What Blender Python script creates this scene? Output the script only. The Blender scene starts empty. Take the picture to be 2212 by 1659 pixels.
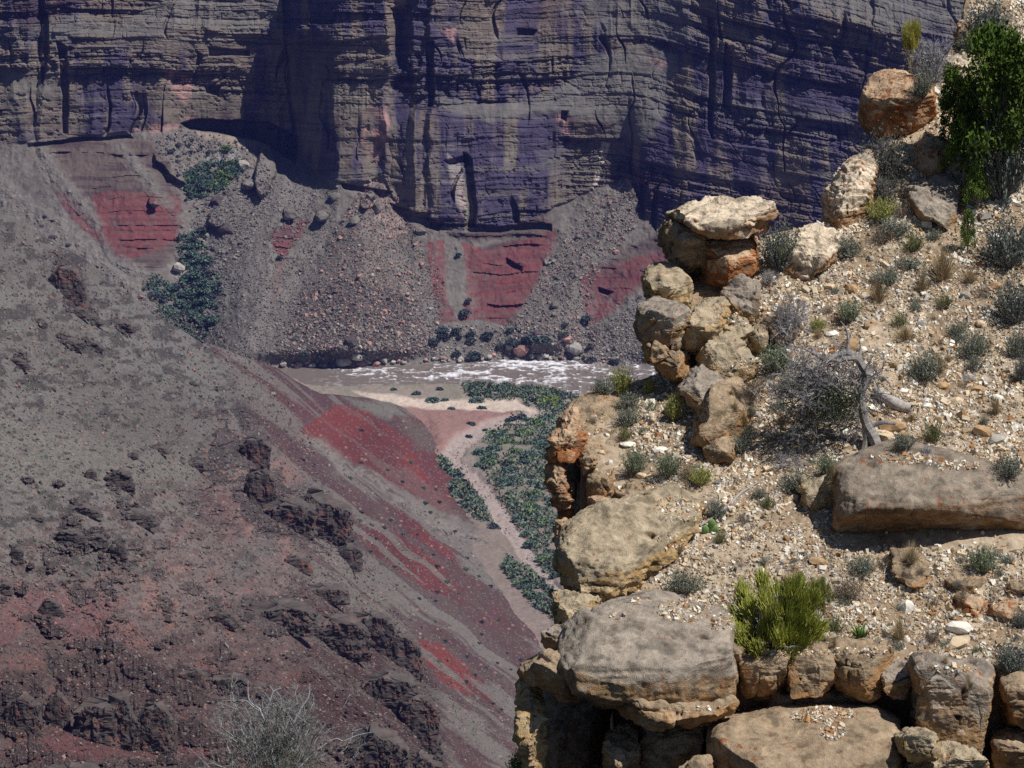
import bpy, bmesh, math, random
import numpy as np
from mathutils import Vector, Matrix
R = math.radians
scene = bpy.context.scene
# ---------------------------------------------------------------- camera, sky, sun, exposure
PITCH, FOV = R(13.0), R(14.0)
cam_d = bpy.data.cameras.new('camera'); cam = bpy.data.objects.new('camera', cam_d)
scene.collection.objects.link(cam); scene.camera = cam
cam.location = (0, 0, 0); cam.rotation_euler = (R(90) - PITCH, 0, 0)
cam_d.sensor_width = 36; cam_d.lens = 18 / math.tan(FOV / 2); cam_d.clip_start = 1; cam_d.clip_end = 20000
SUN = Vector((0.49, -0.20, 0.845)).normalized()
sl = bpy.data.lights.new('sun', 'SUN'); sl.energy = 5.0; sl.angle = R(0.5); sl.color = (1.0, 0.955, 0.88)
so = bpy.data.objects.new('sun', sl); scene.collection.objects.link(so)
so.rotation_euler = SUN.to_track_quat('Z', 'Y').to_euler()
world = bpy.data.worlds.new('World'); scene.world = world; world.use_nodes = True
wn = world.node_tree; wn.nodes.clear()
sky = wn.nodes.new('ShaderNodeTexSky'); sky.sky_type = 'NISHITA'; sky.sun_disc = False
sky.sun_elevation = math.asin(SUN.z); sky.sun_rotation = math.atan2(SUN.x, SUN.y)
sky.altitude = 1500
bg = wn.nodes.new('ShaderNodeBackground'); bg.inputs['Strength'].default_value = 0.05
wo = wn.nodes.new('ShaderNodeOutputWorld')
wn.links.new(sky.outputs[0], bg.inputs[0]); wn.links.new(bg.outputs[0], wo.inputs[0])
scene.view_settings.view_transform = 'Standard'; scene.view_settings.look = 'None'
scene.view_settings.exposure = 0.0; scene.view_settings.gamma = 1
scene.render.engine = 'CYCLES'; scene.cycles.max_bounces = 4; scene.cycles.diffuse_bounces = 3
scene.cycles.use_denoising = False
scene.cycles.volume_bounces = 0

# ---------------------------------------------------------------- helpers
TF = math.tan(FOV / 2)
CP, SP = math.cos(PITCH), math.sin(PITCH)
def ray(px, py):
    x = (np.asarray(px, float) - 1106) / 1106 * TF
    y = -(np.asarray(py, float) - 829.5) / 1106 * TF
    return x, CP + y * SP, -SP + y * CP
def W(px, py, D):
    x, yd, zd = ray(px, py)
    return np.stack([x * D, yd * D, zd * D], -1)
def wp(px, py, D): return Vector([float(v) for v in W(px, py, D)])

M32 = np.uint64(0xffffffff)
def hsh(ix, iy, iz=0, seed=0):
    n = (ix.astype(np.int64) * 374761393 + np.asarray(iy).astype(np.int64) * 668265263 + np.asarray(iz).astype(np.int64) * 1442695041 + seed * 974634777)
    n = n.astype(np.uint64) & M32
    n = ((n ^ (n >> np.uint64(13))) * np.uint64(1274126177)) & M32
    n = ((n ^ (n >> np.uint64(16))) * np.uint64(2246822519)) & M32
    n = n ^ (n >> np.uint64(15))
    return (n.astype(np.float64) / 4294967295.0)
def vn(x, y, z=None, seed=0):
    if z is None:
        xi, yi = np.floor(x), np.floor(y); xf, yf = x - xi, y - yi
        u = xf * xf * xf * (xf * (xf * 6 - 15) + 10); v = yf * yf * yf * (yf * (yf * 6 - 15) + 10)
        a = hsh(xi, yi, 0, seed); b = hsh(xi + 1, yi, 0, seed); c = hsh(xi, yi + 1, 0, seed); d = hsh(xi + 1, yi + 1, 0, seed)
        return 2 * ((a + (b - a) * u) + ((c + (d - c) * u) - (a + (b - a) * u)) * v) - 1
    xi, yi, zi = np.floor(x), np.floor(y), np.floor(z); xf, yf, zf = x - xi, y - yi, z - zi
    u = xf * xf * (3 - 2 * xf); v = yf * yf * (3 - 2 * yf); w = zf * zf * (3 - 2 * zf)
    r = 0
    for dz in (0, 1):
        a = hsh(xi, yi, zi + dz, seed); b = hsh(xi + 1, yi, zi + dz, seed); c = hsh(xi, yi + 1, zi + dz, seed); d = hsh(xi + 1, yi + 1, zi + dz, seed)
        s = (a + (b - a) * u); s = s + ((c + (d - c) * u) - s) * v
        r = r + s * (w if dz else 1 - w)
    return 2 * r - 1
def fbm(x, y, z=None, oct=4, seed=0, gain=.5, ridged=False):
    a, s, t = 1.0, 0, 0
    for o in range(oct):
        f = 2.03 ** o
        n = vn(x * f + o * 7.3, y * f - o * 3.1, None if z is None else z * f + o, seed + o)
        if ridged: n = 1 - 2 * np.abs(n)
        s = s + n * a; t += a; a *= gain
    return s / t
def cells(x, y, seed=0):
    """jittered cells: returns (F1, random id value, F2-F1)"""
    xi, yi = np.floor(x), np.floor(y)
    b1 = np.full(x.shape, 9.0); b2 = np.full(x.shape, 9.0); idv = np.zeros(x.shape)
    for dx in (-1, 0, 1):
        for dy in (-1, 0, 1):
            cx, cy = xi + dx, yi + dy
            jx = hsh(cx, cy, 1, seed); jy = hsh(cx, cy, 2, seed)
            d = np.hypot(cx + jx - x, cy + jy - y)
            near = d < b1
            b2 = np.where(near, b1, np.minimum(b2, d)); idv = np.where(near, hsh(cx, cy, 3, seed), idv); b1 = np.where(near, d, b1)
    return b1, idv, b2 - b1
def sm(a, b, x):
    t = np.clip((x - a) / (b - a), 0, 1); return t * t * (3 - 2 * t)
def pmask(px, py, poly, soft=6.0):
    """soft inside mask of a polygon"""
    P = np.array(poly, float); n = len(P)
    out = np.zeros(px.shape); lo, hi = P.min(0) - 3 * soft, P.max(0) + 3 * soft
    bb = (px > lo[0]) & (px < hi[0]) & (py > lo[1]) & (py < hi[1])
    x, y = px[bb], py[bb]
    if x.size == 0: return out
    d = np.full(x.shape, 1e9); ins = np.zeros(x.shape, bool)
    for i in range(n):
        a, b = P[i], P[(i + 1) % n]; e = b - a
        t = np.clip(((x - a[0]) * e[0] + (y - a[1]) * e[1]) / (e @ e + 1e-9), 0, 1)
        d = np.minimum(d, np.hypot(x - a[0] - t * e[0], y - a[1] - t * e[1]))
        c = ((a[1] > y) != (b[1] > y)) & (x < (b[0] - a[0]) * (y - a[1]) / (b[1] - a[1] + 1e-12) + a[0])
        ins ^= c
    out[bb] = sm(-soft, soft, np.where(ins, d, -d)); return out
def sdline(px, py, pts):
    """signed distance to a polyline, positive on its right-hand side in image space"""
    P = np.array(pts, float); best = np.full(px.shape, 1e9); sg = np.ones(px.shape)
    for a, b in zip(P[:-1], P[1:]):
        e = b - a; t = np.clip(((px - a[0]) * e[0] + (py - a[1]) * e[1]) / (e @ e), 0, 1)
        d = np.hypot(px - a[0] - t * e[0], py - a[1] - t * e[1]); s = np.sign((px - a[0]) * e[1] - (py - a[1]) * e[0])
        m = d < best; best = np.where(m, d, best); sg = np.where(m, s, sg)
    return best * sg
def rbf(ctrl):
    C = np.array(ctrl, float); xy = C[:, :2] / 500; v = np.log(C[:, 2]); n = len(C)
    r = np.hypot(xy[:, None, 0] - xy[None, :, 0], xy[:, None, 1] - xy[None, :, 1])
    K = np.zeros((n + 3, n + 3)); K[:n, :n] = r + 0.0 * np.eye(n); K[:n, n] = 1; K[:n, n + 1:] = xy; K[n, :n] = 1; K[n + 1:, :n] = xy.T
    w = np.linalg.solve(K, np.r_[v, 0, 0, 0])
    def f(px, py):
        x, y = np.asarray(px, float) / 500, np.asarray(py, float) / 500
        s = w[n] + w[n + 1] * x + w[n + 2] * y
        for i in range(n): s = s + w[i] * np.sqrt((x - xy[i, 0]) ** 2 + (y - xy[i, 1]) ** 2 + 0.003)
        return np.exp(s)
    return f
def mix(a, b, t):
    t = np.asarray(t)[..., None]; return np.asarray(a) * (1 - t) + np.asarray(b) * t

def mesh_np(name, verts, faces, col=None, mat=None, smooth=False, parent=None, link=True):
    me = bpy.data.meshes.new(name); verts = np.ascontiguousarray(verts, np.float32).reshape(-1, 3)
    faces = np.asarray(faces, np.int32); nf, k = faces.shape
    me.vertices.add(len(verts)); me.vertices.foreach_set('co', verts.ravel())
    me.loops.add(nf * k); me.loops.foreach_set('vertex_index', faces.ravel())
    me.polygons.add(nf); me.polygons.foreach_set('loop_start', np.arange(0, nf * k, k, dtype=np.int32))
    if smooth: me.polygons.foreach_set('use_smooth', np.ones(nf, bool))
    else: me.polygons.foreach_set('use_smooth', np.zeros(nf, bool))
    me.update(calc_edges=True)
    if col is not None:
        ca = me.color_attributes.new('Col', 'FLOAT_COLOR', 'POINT')
        c = np.ones((len(verts), 4), np.float32); c[:, :3] = np.asarray(col).reshape(-1, 3); ca.data.foreach_set('color', c.ravel())
    if mat: me.materials.append(mat)
    if not link: return me
    o = bpy.data.objects.new(name, me); scene.collection.objects.link(o)
    if parent: o.parent = parent
    return o
def grid_faces(nr, nc):
    i = np.arange(nr * nc).reshape(nr, nc)
    return np.stack([i[:-1, :-1], i[:-1, 1:], i[1:, 1:], i[1:, :-1]], -1).reshape(-1, 4)
def tag(o, label=None, cat=None, group=None, kind=None):
    if label: o['label'] = label
    if cat: o['category'] = cat
    if group: o['group'] = group
    if kind: o['kind'] = kind
    return o

def mat_vc(name, scale=1.0, amt=.25, bump=0.0, bdist=.1, rough=.95, detail=6, spec=.15):
    """vertex colour times procedural noise, with procedural bump"""
    m = bpy.data.materials.new(name); m.use_nodes = True; nt = m.node_tree; N, L = nt.nodes, nt.links
    b = N['Principled BSDF']; b.inputs['Roughness'].default_value = rough; b.inputs['Specular IOR Level'].default_value = spec
    at = N.new('ShaderNodeAttribute'); at.attribute_name = 'Col'
    tc = N.new('ShaderNodeTexCoord'); nz = N.new('ShaderNodeTexNoise'); nz.inputs['Scale'].default_value = scale; nz.inputs['Detail'].default_value = detail
    nz.inputs['Roughness'].default_value = .65
    L.new(tc.outputs['Object'], nz.inputs['Vector'])
    mr = N.new('ShaderNodeMapRange'); mr.inputs['From Min'].default_value = .3; mr.inputs['From Max'].default_value = .7
    mr.inputs['To Min'].default_value = 1 - amt; mr.inputs['To Max'].default_value = 1 + amt
    L.new(nz.outputs['Fac'], mr.inputs['Value'])
    vm = N.new('ShaderNodeVectorMath'); vm.operation = 'SCALE'; L.new(at.outputs['Color'], vm.inputs[0]); L.new(mr.outputs[0], vm.inputs['Scale'])
    L.new(vm.outputs[0], b.inputs['Base Color'])
    if bump:
        bp = N.new('ShaderNodeBump'); bp.inputs['Strength'].default_value = bump; bp.inputs['Distance'].default_value = bdist
        L.new(nz.outputs['Fac'], bp.inputs['Height']); L.new(bp.outputs[0], b.inputs['Normal'])
    return m

# ================================================================ THE FAR CANYON WALL
STEP = 1.75
XE = np.array([-400, 500, 590, 700, 850, 1000, 1100, 1200, 1330, 1500, 2300]); YE = np.array([800, 800, 793, 791, 787, 780, 773, 775, 785, 798, 830])
CBX = np.array([-400, 0, 90, 180, 330, 400, 480, 560, 600, 650, 700, 740, 790, 830, 850, 900, 960, 1000, 1100, 1180, 1250, 1300, 1360, 1385, 1440, 1500, 1800, 2300])
CBY = np.array([330, 318, 300, 298, 285, 273, 285, 302, 325, 350, 385, 400, 388, 385, 430, 470, 492, 505, 490, 455, 425, 405, 385, 455, 490, 510, 540, 560])
pxs = np.arange(-30, 2250, STEP); nr = int(830 / STEP)
v = np.linspace(0, 1, nr)
PX, V = np.meshgrid(pxs, v); PYE = np.interp(PX, XE, YE)
PY = PYE + (-35 - PYE) * V
_, YD, ZD = ray(PX, PY); MM = ZD / YD
CB = np.interp(PX, CBX, CBY) + 7 * fbm(PX / 60, PY * 0, oct=3, seed=5)
wx = PX + 14 * fbm(PX / 70, PY / 70, oct=4, seed=1); wy = PY + 10 * fbm(PX / 60 + 9, PY / 60, oct=4, seed=2)
cliff = sm(-4, 4, CB - PY)
BENCH = [([(940, 205), (1050, 225), (1200, 200), (1290, 120), (1400, 95), (1460, 120), (1440, 250), (1380, 310), (1300, 260), (1180, 240), (1050, 262), (950, 240)], 1.),
         ([(1700, -60), (2150, -60), (2150, 40), (1950, 70), (1800, 30), (1740, 15)], 1.), ([(1240, -40), (1500, -40), (1490, 90), (1300, 80)], .8),
         ([(60, 60), (170, 30), (260, 50), (420, -40), (620, -40), (600, 60), (520, 75), (430, 55), (330, 80), (200, 75), (110, 95)], .8),
         ([(700, 130), (860, 150), (850, 175), (760, 160)], .6), ([(1150, 330), (1250, 310), (1330, 270), (1400, 240), (1300, 420), (1230, 420)], .5),
         ([(1480, 170), (1650, 235), (1900, 260), (1890, 285), (1650, 262), (1490, 200)], .5), ([(30, 170), (100, 160), (140, 200), (60, 215)], .7)]
bench = np.zeros(PX.shape)
for pl, a in BENCH: bench = np.maximum(bench, a * pmask(wx, wy, pl, 9))
sig = 34 + cliff * (40 - 36 * bench)
banded = pmask(wx, wy, [(900, 440), (1180, 440), (1200, 520), (1000, 520)], 8)
sig = np.where(cliff < .5, sig + 16 * banded, sig)
YY = np.zeros(PX.shape)
YY[0] = -560 / MM[0]
ts = np.tan(np.radians(sig))
for i in range(1, nr):
    YY[i] = YY[i - 1] * (1 + (MM[i] - MM[i - 1]) / (ts[i - 1] - MM[i - 1]))
# keep the talus crest line continuous across columns
from numpy.lib.stride_tricks import sliding_window_view
def smooth_x(a, k):
    p = np.pad(a, ((0, 0), (k, k)), mode='edge'); c = np.cumsum(np.pad(p, ((0, 0), (1, 0))), 1); return (c[:, 2 * k + 1:] - c[:, :-2 * k - 1]) / (2 * k + 1)
YY = smooth_x(YY, 14)
hg0 = np.clip((CB - PY) / np.maximum(CB + 35, 1), 0, 1); kk_ = int(230 / STEP)
YY = YY + (smooth_x(YY, kk_) - YY) * sm(.05, .5, hg0)
# plan relief of the cliffs: buttresses, the deep alcove, clefts (metres farther)
bx = wx
OFFX = [-60, 0, 60, 78, 92, 180, 350, 400, 440, 520, 585, 612, 650, 700, 728, 835, 845, 862, 885, 900, 925, 935, 1000, 1200, 1400, 1440, 1462, 1480, 1560, 1640, 1655, 1750, 1900, 2080, 2300]
OFFT = [0, 0, -5, 9, 0, 3, 2, 6, 9, 10, 14, 18, 1, -4, -8, -8, 2, 7, 2, -4, -1, -5, 0, 2, 3, 3, 1, -3, -3, -2, 4, -2, 0, 3, 0]
OFFB = [0, 0, -5, 3, 0, 3, 2, 10, 18, 34, 50, 50, 38, 10, -6, -7, -2, 0, -1, -6, -2, -5, 0, 2, 2, 2, 0, -3, -3, -1, 1, -1, 0, 0, 0]
hgt = np.clip((CB - PY) / np.maximum(CB + 35, 1), 0, 1)
off = np.interp(bx, OFFX, OFFT) * hgt + np.interp(bx, OFFX, OFFB) * (1 - hgt)
fade = cliff + (1 - cliff) * np.exp(-np.maximum(PY - CB, 0) / 60)
off = off * fade
Yw = YY; Xw = ray(PX, PY)[0] * (YY / YD); Zw = MM * YY
# overhang cave at the foot of the alcove, roofs over small caves
cave = pmask(wx, wy * .6 + PY * .4, [(398, 268), (440, 258), (520, 260), (575, 268), (640, 300), (640, 352), (560, 305), (480, 287), (420, 279)], 3)
off = off + 34 * cave
CV = [((1115, 590), 12, 7)]
for pl in ([(930, 478), (1080, 488), (1190, 482), (1190, 496), (1060, 504), (930, 494)], [(845, 440), (885, 452), (960, 482), (950, 500), (880, 478), (850, 455)],
           [(60, 312), (280, 290), (285, 297), (60, 322)], [(735, 395), (850, 415), (830, 430), (740, 405)], [(440, 182), (475, 184), (472, 204), (445, 200)],
           [(1000, 330), (1020, 345), (1030, 490), (1014, 490)], [(960, 350), (1010, 335), (1012, 352), (970, 358)], [(1380, 400), (1398, 390), (1388, 470), (1376, 470)], [(1408, 410), (1420, 400), (1414, 500), (1404, 480)],
           [(450, 100), (540, 108), (540, 118), (450, 118)], [(1115, 60), (1160, 66), (1150, 78), (1115, 76)], [(1530, 40), (1545, 40), (1540, 300), (1528, 280)], [(1565, 90), (1585, 110), (1580, 250), (1560, 230)],
           [(1215, 240), (1228, 240), (1224, 262), (1212, 258)], [(848, 20), (885, 10), (880, 150), (852, 150)], [(925, 90), (940, 90), (935, 230), (922, 230)], [(1095, 560), (1130, 575), (1125, 585), (1095, 572)], [(1295, 622), (1322, 632), (1312, 640), (1295, 632)],
           [(85, 20), (100, 30), (105, 110), (90, 180), (80, 110)], [(120, 90), (140, 100), (150, 290), (140, 290)], [(610, -20), (625, -20), (640, 60), (650, 330), (630, 330), (618, 100)]):
    off = off + 7 * pmask(wx * .5 + PX * .5, wy * .5 + PY * .5, pl, 2.5)
# blocky strata: random steps per layer and per block
dipR = sm(1430, 1480, PX)
strata_y = -Zw * 1.0 - .17 * np.maximum(Xw - 92, 0) + 3 * fbm(Xw / 90, Zw / 90, oct=3, seed=11)
massive = pmask(wx, wy, [(0, 150), (140, 200), (230, 160), (560, 210), (600, 290), (400, 285), (0, 330)], 12)
massive = np.maximum(massive, pmask(wx, wy, [(700, 190), (830, 170), (1000, 300), (1210, 290), (1230, 430), (1000, 480), (850, 430), (700, 390)], 12))
massive = np.maximum(massive, pmask(wx, wy, [(600, 120), (700, 120), (720, 390), (640, 380)], 12) * .7)
def blocks(h, w, seed, vert=0.0):
    s = strata_y / h + .42 * fbm(Xw / (w * 1.6), Zw / (h * 2.5), oct=4, seed=seed); k = np.floor(s); f = s - k
    ww = w * (.6 + .9 * hsh(k, k, 0, seed + 5)); c = Xw / ww + 9 * hsh(k, k, 1, seed + 1) + (.5 * fbm(Zw / h * .6, Xw / w, oct=3, seed=seed + 9)); j = np.floor(c); g = c - j
    ww2 = hsh(k, j, 2, seed) - .5
    lay = hsh(k, k * 0, 3, seed) - .5
    edge = sm(0, .12, g) * sm(0, .12, 1 - g) * sm(0, .2, f) * sm(0, .1, 1 - f)
    return ww2 * .6 + lay * .8 + (1 - edge) * .35
off = off + cliff * 5.5 * -fbm(Xw / 42 + .4 * fbm(Xw / 60, Zw / 40, oct=2, seed=44), Zw / 170, oct=3, seed=45, ridged=True) * (.4 + .6 * hgt)
bandn = fbm(strata_y / 16, Xw / 160, oct=3, seed=46)
am = cliff * (1 - .8 * massive) * (1 - .65 * bench) * (.35 + 1.0 * sm(-.3, .35, bandn))
jn = fbm(Xw / 15 + .8 * fbm(Xw / 30, Zw / 25, oct=2, seed=47), Zw / 110, oct=3, seed=48, ridged=True)
off = off + cliff * 5.5 * sm(.62, .82, jn) * (1 - .4 * bench) * sm(-.35, .15, fbm(Xw / 60, Zw / 22, oct=3, seed=49))
off = off + am * (5.5 * blocks(12, 40, 21) + 3.4 * blocks(4.6, 13, 31) + 1.8 * blocks(1.9, 5.5, 41) + .8 * blocks(.8, 3, 43))
off = off + cliff * (1.5 * sm(-.2, .4, fbm(Xw / 30, Zw / 30, oct=2, seed=53)) * -fbm(Xw / 9, Zw / 60, oct=4, seed=51, ridged=True) + 1.6 * fbm(Xw / 14, Zw / 14, oct=5, seed=52))
off = off + cliff * massive * (1.8 * sm(.45, .8, fbm(Xw / 7, Zw / 70, oct=3, seed=61)) + 1.2 * sm(.3, .6, fbm(Xw / 4, Zw / 3, oct=3, seed=62)))
# lower slopes: debris cones, the side canyon groove, bedded red outcrops
tal = 1 - cliff
def cone(ax, ay, bl, br, by, h):
    t = np.clip((PY - ay) / (by - ay), 0, 1); xl = ax + (bl - ax) * t; xr = ax + (br - ax) * t; c = .5 * (xl + xr)
    w = np.maximum(.5 * (xr - xl), 8); return h * np.clip(1 - np.abs(wx - c) / w, 0, 1) * sm(0, .15, t) * (.4 + .6 * t)
off = off - tal * (cone(800, 378, 520, 980, 790, 26) + cone(1400, 350, 1050, 1260, 760, 12) + cone(620, 340, 420, 660, 760, 12) + cone(1500, 480, 1330, 1600, 800, 14))
ch = np.interp(PY, [270, 360, 480, 600, 740, 800], [520, 460, 420, 405, 415, 430])
groove = np.exp(-((PX - ch) / 80) ** 2)
off = off + tal * 20 * groove * sm(270, 340, PY)
off = off + tal * 26 * sm(420, 240, PX) * 0
RED_F = [([(112, 405), (160, 425), (205, 488), (250, 548), (185, 502), (150, 470)], .85), ([(195, 425), (240, 412), (380, 420), (402, 440), (396, 505), (350, 540), (280, 560), (235, 540), (212, 480)], 1),
         ([(585, 500), (625, 478), (668, 474), (640, 520), (612, 562), (590, 535)], 1), ([(918, 515), (985, 518), (1060, 540), (1120, 520), (1200, 495), (1205, 535), (1160, 605), (1120, 690), (1095, 706), (1040, 690), (950, 700), (930, 600)], .9),
         ([(1252, 602), (1330, 568), (1450, 535), (1455, 585), (1400, 612), (1320, 680), (1270, 712), (1260, 650)], .85), ([(200, 300), (240, 300), (245, 325), (210, 320)], .4)]
red = np.zeros(PX.shape)
for pl, a in RED_F: red = np.maximum(red, a * pmask(PX + .4 * (wx - PX), PY + .4 * (wy - PY), pl, 4))
strip = pmask(wx, PY, [(966, 500), (1002, 520), (1015, 640), (985, 690), (968, 650)], 4); red = red * (1 - strip)
rfx = fbm(PX / 9, PY / 9, oct=4, seed=74); red = sm(.22, .88, red + .45 * rfx * (red > .02)) * np.clip(red * 1.3, 0, 1); red = red * (1 - .6 * sm(.15, .5, fbm(PX / 10, PY / 60, oct=4, seed=75)))
bedded = np.maximum(pmask(wx, wy, [(95, 300), (330, 300), (400, 430), (400, 520), (330, 590), (240, 560), (150, 420)], 10),
         np.maximum(pmask(wx, wy, [(1010, 540), (1190, 500), (1170, 610), (1130, 700), (1060, 690)], 8), np.maximum(pmask(wx, wy, [(1250, 600), (1440, 490), (1500, 560), (1330, 660)], 8), banded)))
bedded = np.maximum(bedded, pmask(wx, wy, [(580, 500), (670, 470), (640, 530), (610, 560)], 5))
chutes = np.zeros(PX.shape)
for pl in ([(70, 310), (100, 310), (215, 480), (205, 495)], [(230, 300), (262, 310), (380, 440), (372, 455), (300, 380)], [(0, 380), (60, 420), (330, 640), (420, 740), (300, 700), (0, 500)], [(215, 500), (250, 550), (330, 590), (320, 600), (240, 565)], [(340, 300), (520, 320), (560, 360), (470, 560), (440, 700), (380, 600), (390, 430)],
           [(1300, 400), (1375, 380), (1380, 440), (1330, 520), (1250, 600), (1265, 720), (1200, 760), (1110, 700), (1140, 650), (1190, 560), (1210, 500)], [(1380, 620), (1440, 600), (1500, 800), (1250, 790), (1300, 700)]):
    chutes = np.maximum(chutes, pmask(wx, wy, pl, 14))
chutes = np.clip(chutes + .5 * (chutes > .02) * fbm(PX / 10, PY / 10, oct=3, seed=76), 0, 1)
bedded = bedded * (1 - chutes) * (1 - strip); red = red * (1 - .9 * chutes)
off = off - tal * 2.2 * chutes
sy2 = strata_y + 2.5 * fbm(Xw / 30, Zw / 30, oct=2, seed=71)
k = np.floor(sy2 / 2.3); f = sy2 / 2.3 - k
off = off + tal * bedded * (3.2 * (hsh(k, k, 0, 72) - .5) * sm(-.2, .3, fbm(Xw / 12, Zw / 8, oct=3, seed=73)) - .8)
stones, sid, se = cells(Xw / 2.6, (Zw * 1.4) / 2.0, 81)
stones2, sid2, se2 = cells(Xw / 6.5, (Zw * 1.4) / 5.0, 82)
ruf = tal * (1 - .9 * bedded) * (.4 + .6 * np.maximum(chutes, cone(800, 378, 520, 980, 790, 1)))
off = off - ruf * (1.6 * np.clip(.45 - stones, 0, 1) * (sid > .55) + 4.5 * np.clip(.4 - stones2, 0, 1) * (sid2 > .8))
off = off + tal * (3.0 * fbm(Xw / 25, Zw / 25, oct=5, seed=84) + 1.0 * fbm(Xw / 3, Zw / 3, oct=3, seed=85))
for cx, cy, rx, ry, h in ((572, 370, 22, 55, 14), (435, 400, 8, 8, 6), (335, 440, 9, 10, 6), (790, 440, 14, 10, 6), (695, 465, 15, 12, 6), (622, 458, 14, 10, 6), (470, 470, 18, 22, 8), (540, 395, 18, 14, 5)):
    q = ((wx - cx) / rx) ** 2 + ((wy - cy) / ry) ** 2; off = off - h * sm(1.15, .75, q)
off = off - 8 * tal * pmask(wx, wy, [(330, 330), (385, 360), (400, 400), (370, 385), (335, 350)], 2)
off = off * (1 - (1 - sm(0, .05, V)) * (1 - cliff))
Yf = YY + off
Df = Yf / YD
# colours (the rock's own colour)
n1 = fbm(Xw / 26, Zw / 60, oct=5, seed=91); n2 = fbm(Xw / 60, Zw / 40, oct=4, seed=92); n3 = fbm(Xw / 5, Zw / 5, oct=3, seed=93); n4 = fbm(Xw / 7, Zw / 45, oct=4, seed=94)
c_c = mix([.240, .195, .165], [.088, .074, .140], .95 * sm(-.14, .30, .65 * n1 + .75 * n4 + .10 * dipR))
c_c = mix(c_c, [.24, .225, .205], .55 * sm(.1, .45, fbm(Xw / 50, strata_y / 3.5, oct=4, seed=97)))
c_c = c_c * (1 - .35 * sm(.05, .4, fbm(Xw / 30, strata_y / 1.6, oct=4, seed=98)))[..., None]
c_c = mix(c_c, [.10, .06, .055], .6 * sm(.15, .6, n2))
c_c = mix(c_c, [.26, .235, .20], .7 * massive * sm(.05, .5, -n4 + .4 * n2))
c_c = mix(c_c, [.21, .20, .19], np.clip(bench * 1.1, 0, 1) * .8)
pink = np.zeros(PX.shape)
for pl in ([(790, 185), (830, 200), (850, 270), (800, 385), (770, 350)], [(355, 150), (400, 160), (440, 200), (430, 240), (360, 200)], [(260, 290), (300, 275), (430, 250), (420, 275), (300, 297)], [(1205, 250), (1228, 250), (1232, 290), (1210, 290)], [(1370, 90), (1440, 140), (1430, 150), (1360, 100)],
           [(960, 60), (990, 60), (980, 100)], [(980, 380), (1010, 420), (1020, 480), (1000, 470)]):
    pink = np.maximum(pink, pmask(wx, wy, pl, 7) * sm(-.35, .4, n3 + n4))
c_c = mix(c_c, [.50, .30, .28], .95 * pink)
white = np.maximum(pmask(PX, PY, [(1300, 305), (1318, 310), (1306, 350), (1290, 400), (1278, 420), (1288, 370)], 3) * sm(-.4, .1, n3), pmask(PX, PY, [(965, 330), (1000, 360), (1012, 480), (985, 440), (970, 370)], 4) * .5)
c_c = mix(c_c, [.62, .55, .50], white)
c_t = mix([.185, .165, .152], [.225, .205, .195], sm(-.4, .4, n3)); c_t = mix(c_t, [.12, .105, .10], .6 * sm(0, .5, n2))
redc = mix([.235, .072, .078], [.140, .055, .065], sm(-.3, .4, n2 + .3 * n3 + .3 * n4)); bedc = mix([.155, .12, .11], [.10, .072, .075], sm(-.3, .3, fbm(Xw / 40, strata_y / 1.6, oct=3, seed=95)))
c_t = mix(c_t, bedc, np.clip(bedded, 0, 1)); c_t = mix(c_t, redc, np.clip(red, 0, 1) * (.6 + .3 * sm(-.3, .3, fbm(Xw / 30, strata_y / 2, oct=3, seed=96))))
c_t = mix(c_t, [.22, .20, .185], chutes * .8)
c_t = mix(c_t, [.24, .13, .12], .5 * pmask(wx, PY, [(600, 560), (620, 560), (600, 650), (585, 650)], 6))
pk = pmask(wx, wy, [(800, 385), (870, 430), (930, 560), (940, 700), (700, 700), (720, 520), (770, 420)], 20)
dk = pmask(wx, wy, [(640, 640), (740, 590), (880, 640), (920, 740), (780, 780), (620, 770)], 30)
c_t = mix(c_t, [.11, .098, .095], .6 * dk)
stc = hsh(np.floor(sid * 997), np.floor(sid * 997), 4, 3)
smk = ((stones < .32) & (sid > .55)) * ruf
c_t = mix(c_t, [.30, .28, .26], smk * .6); c_t = mix(c_t, [.50, .30, .26], smk * pk * (stc > .5) * .9)
smk2 = ((stones2 < .25) & (sid2 > .8)) * ruf
c_t = mix(c_t, [.34, .24, .22], smk2 * .7); c_t = mix(c_t, [.09, .075, .09], smk2 * (sid2 > .93))
c_t = mix(c_t, [.40, .33, .27], .8 * pmask(wx, wy, [(430, 283), (560, 300), (600, 330), (560, 325), (440, 300)], 5))
c_t = mix(c_t, [.42, .42, .46], .7 * pmask(wx, wy, [(455, 325), (520, 325), (530, 350), (480, 360), (450, 345)], 5) * sm(-.3, .2, n3))
c_t = mix(c_t, [.42, .36, .32], .9 * pmask(PX, PY, [(362, 572), (400, 570), (440, 575), (425, 600), (380, 602)], 5) * sm(-.4, .1, n3))
c_t = mix(c_t, [.44, .31, .28], .65 * pmask(wx, wy, [(800, 378), (840, 410), (890, 500), (860, 520), (800, 440), (750, 470), (770, 410)], 12) * sm(-.4, .2, n3))
bank = sm(26, 8, PYE - PY); c_t = mix(c_t, [.27, .245, .225], bank * .7 * sm(-.5, .2, n3))
colF = mix(c_t, c_c, cliff)
m_far = mat_vc('canyon_rock', scale=.22, amt=.22, bump=.7, bdist=1.2)
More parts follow.
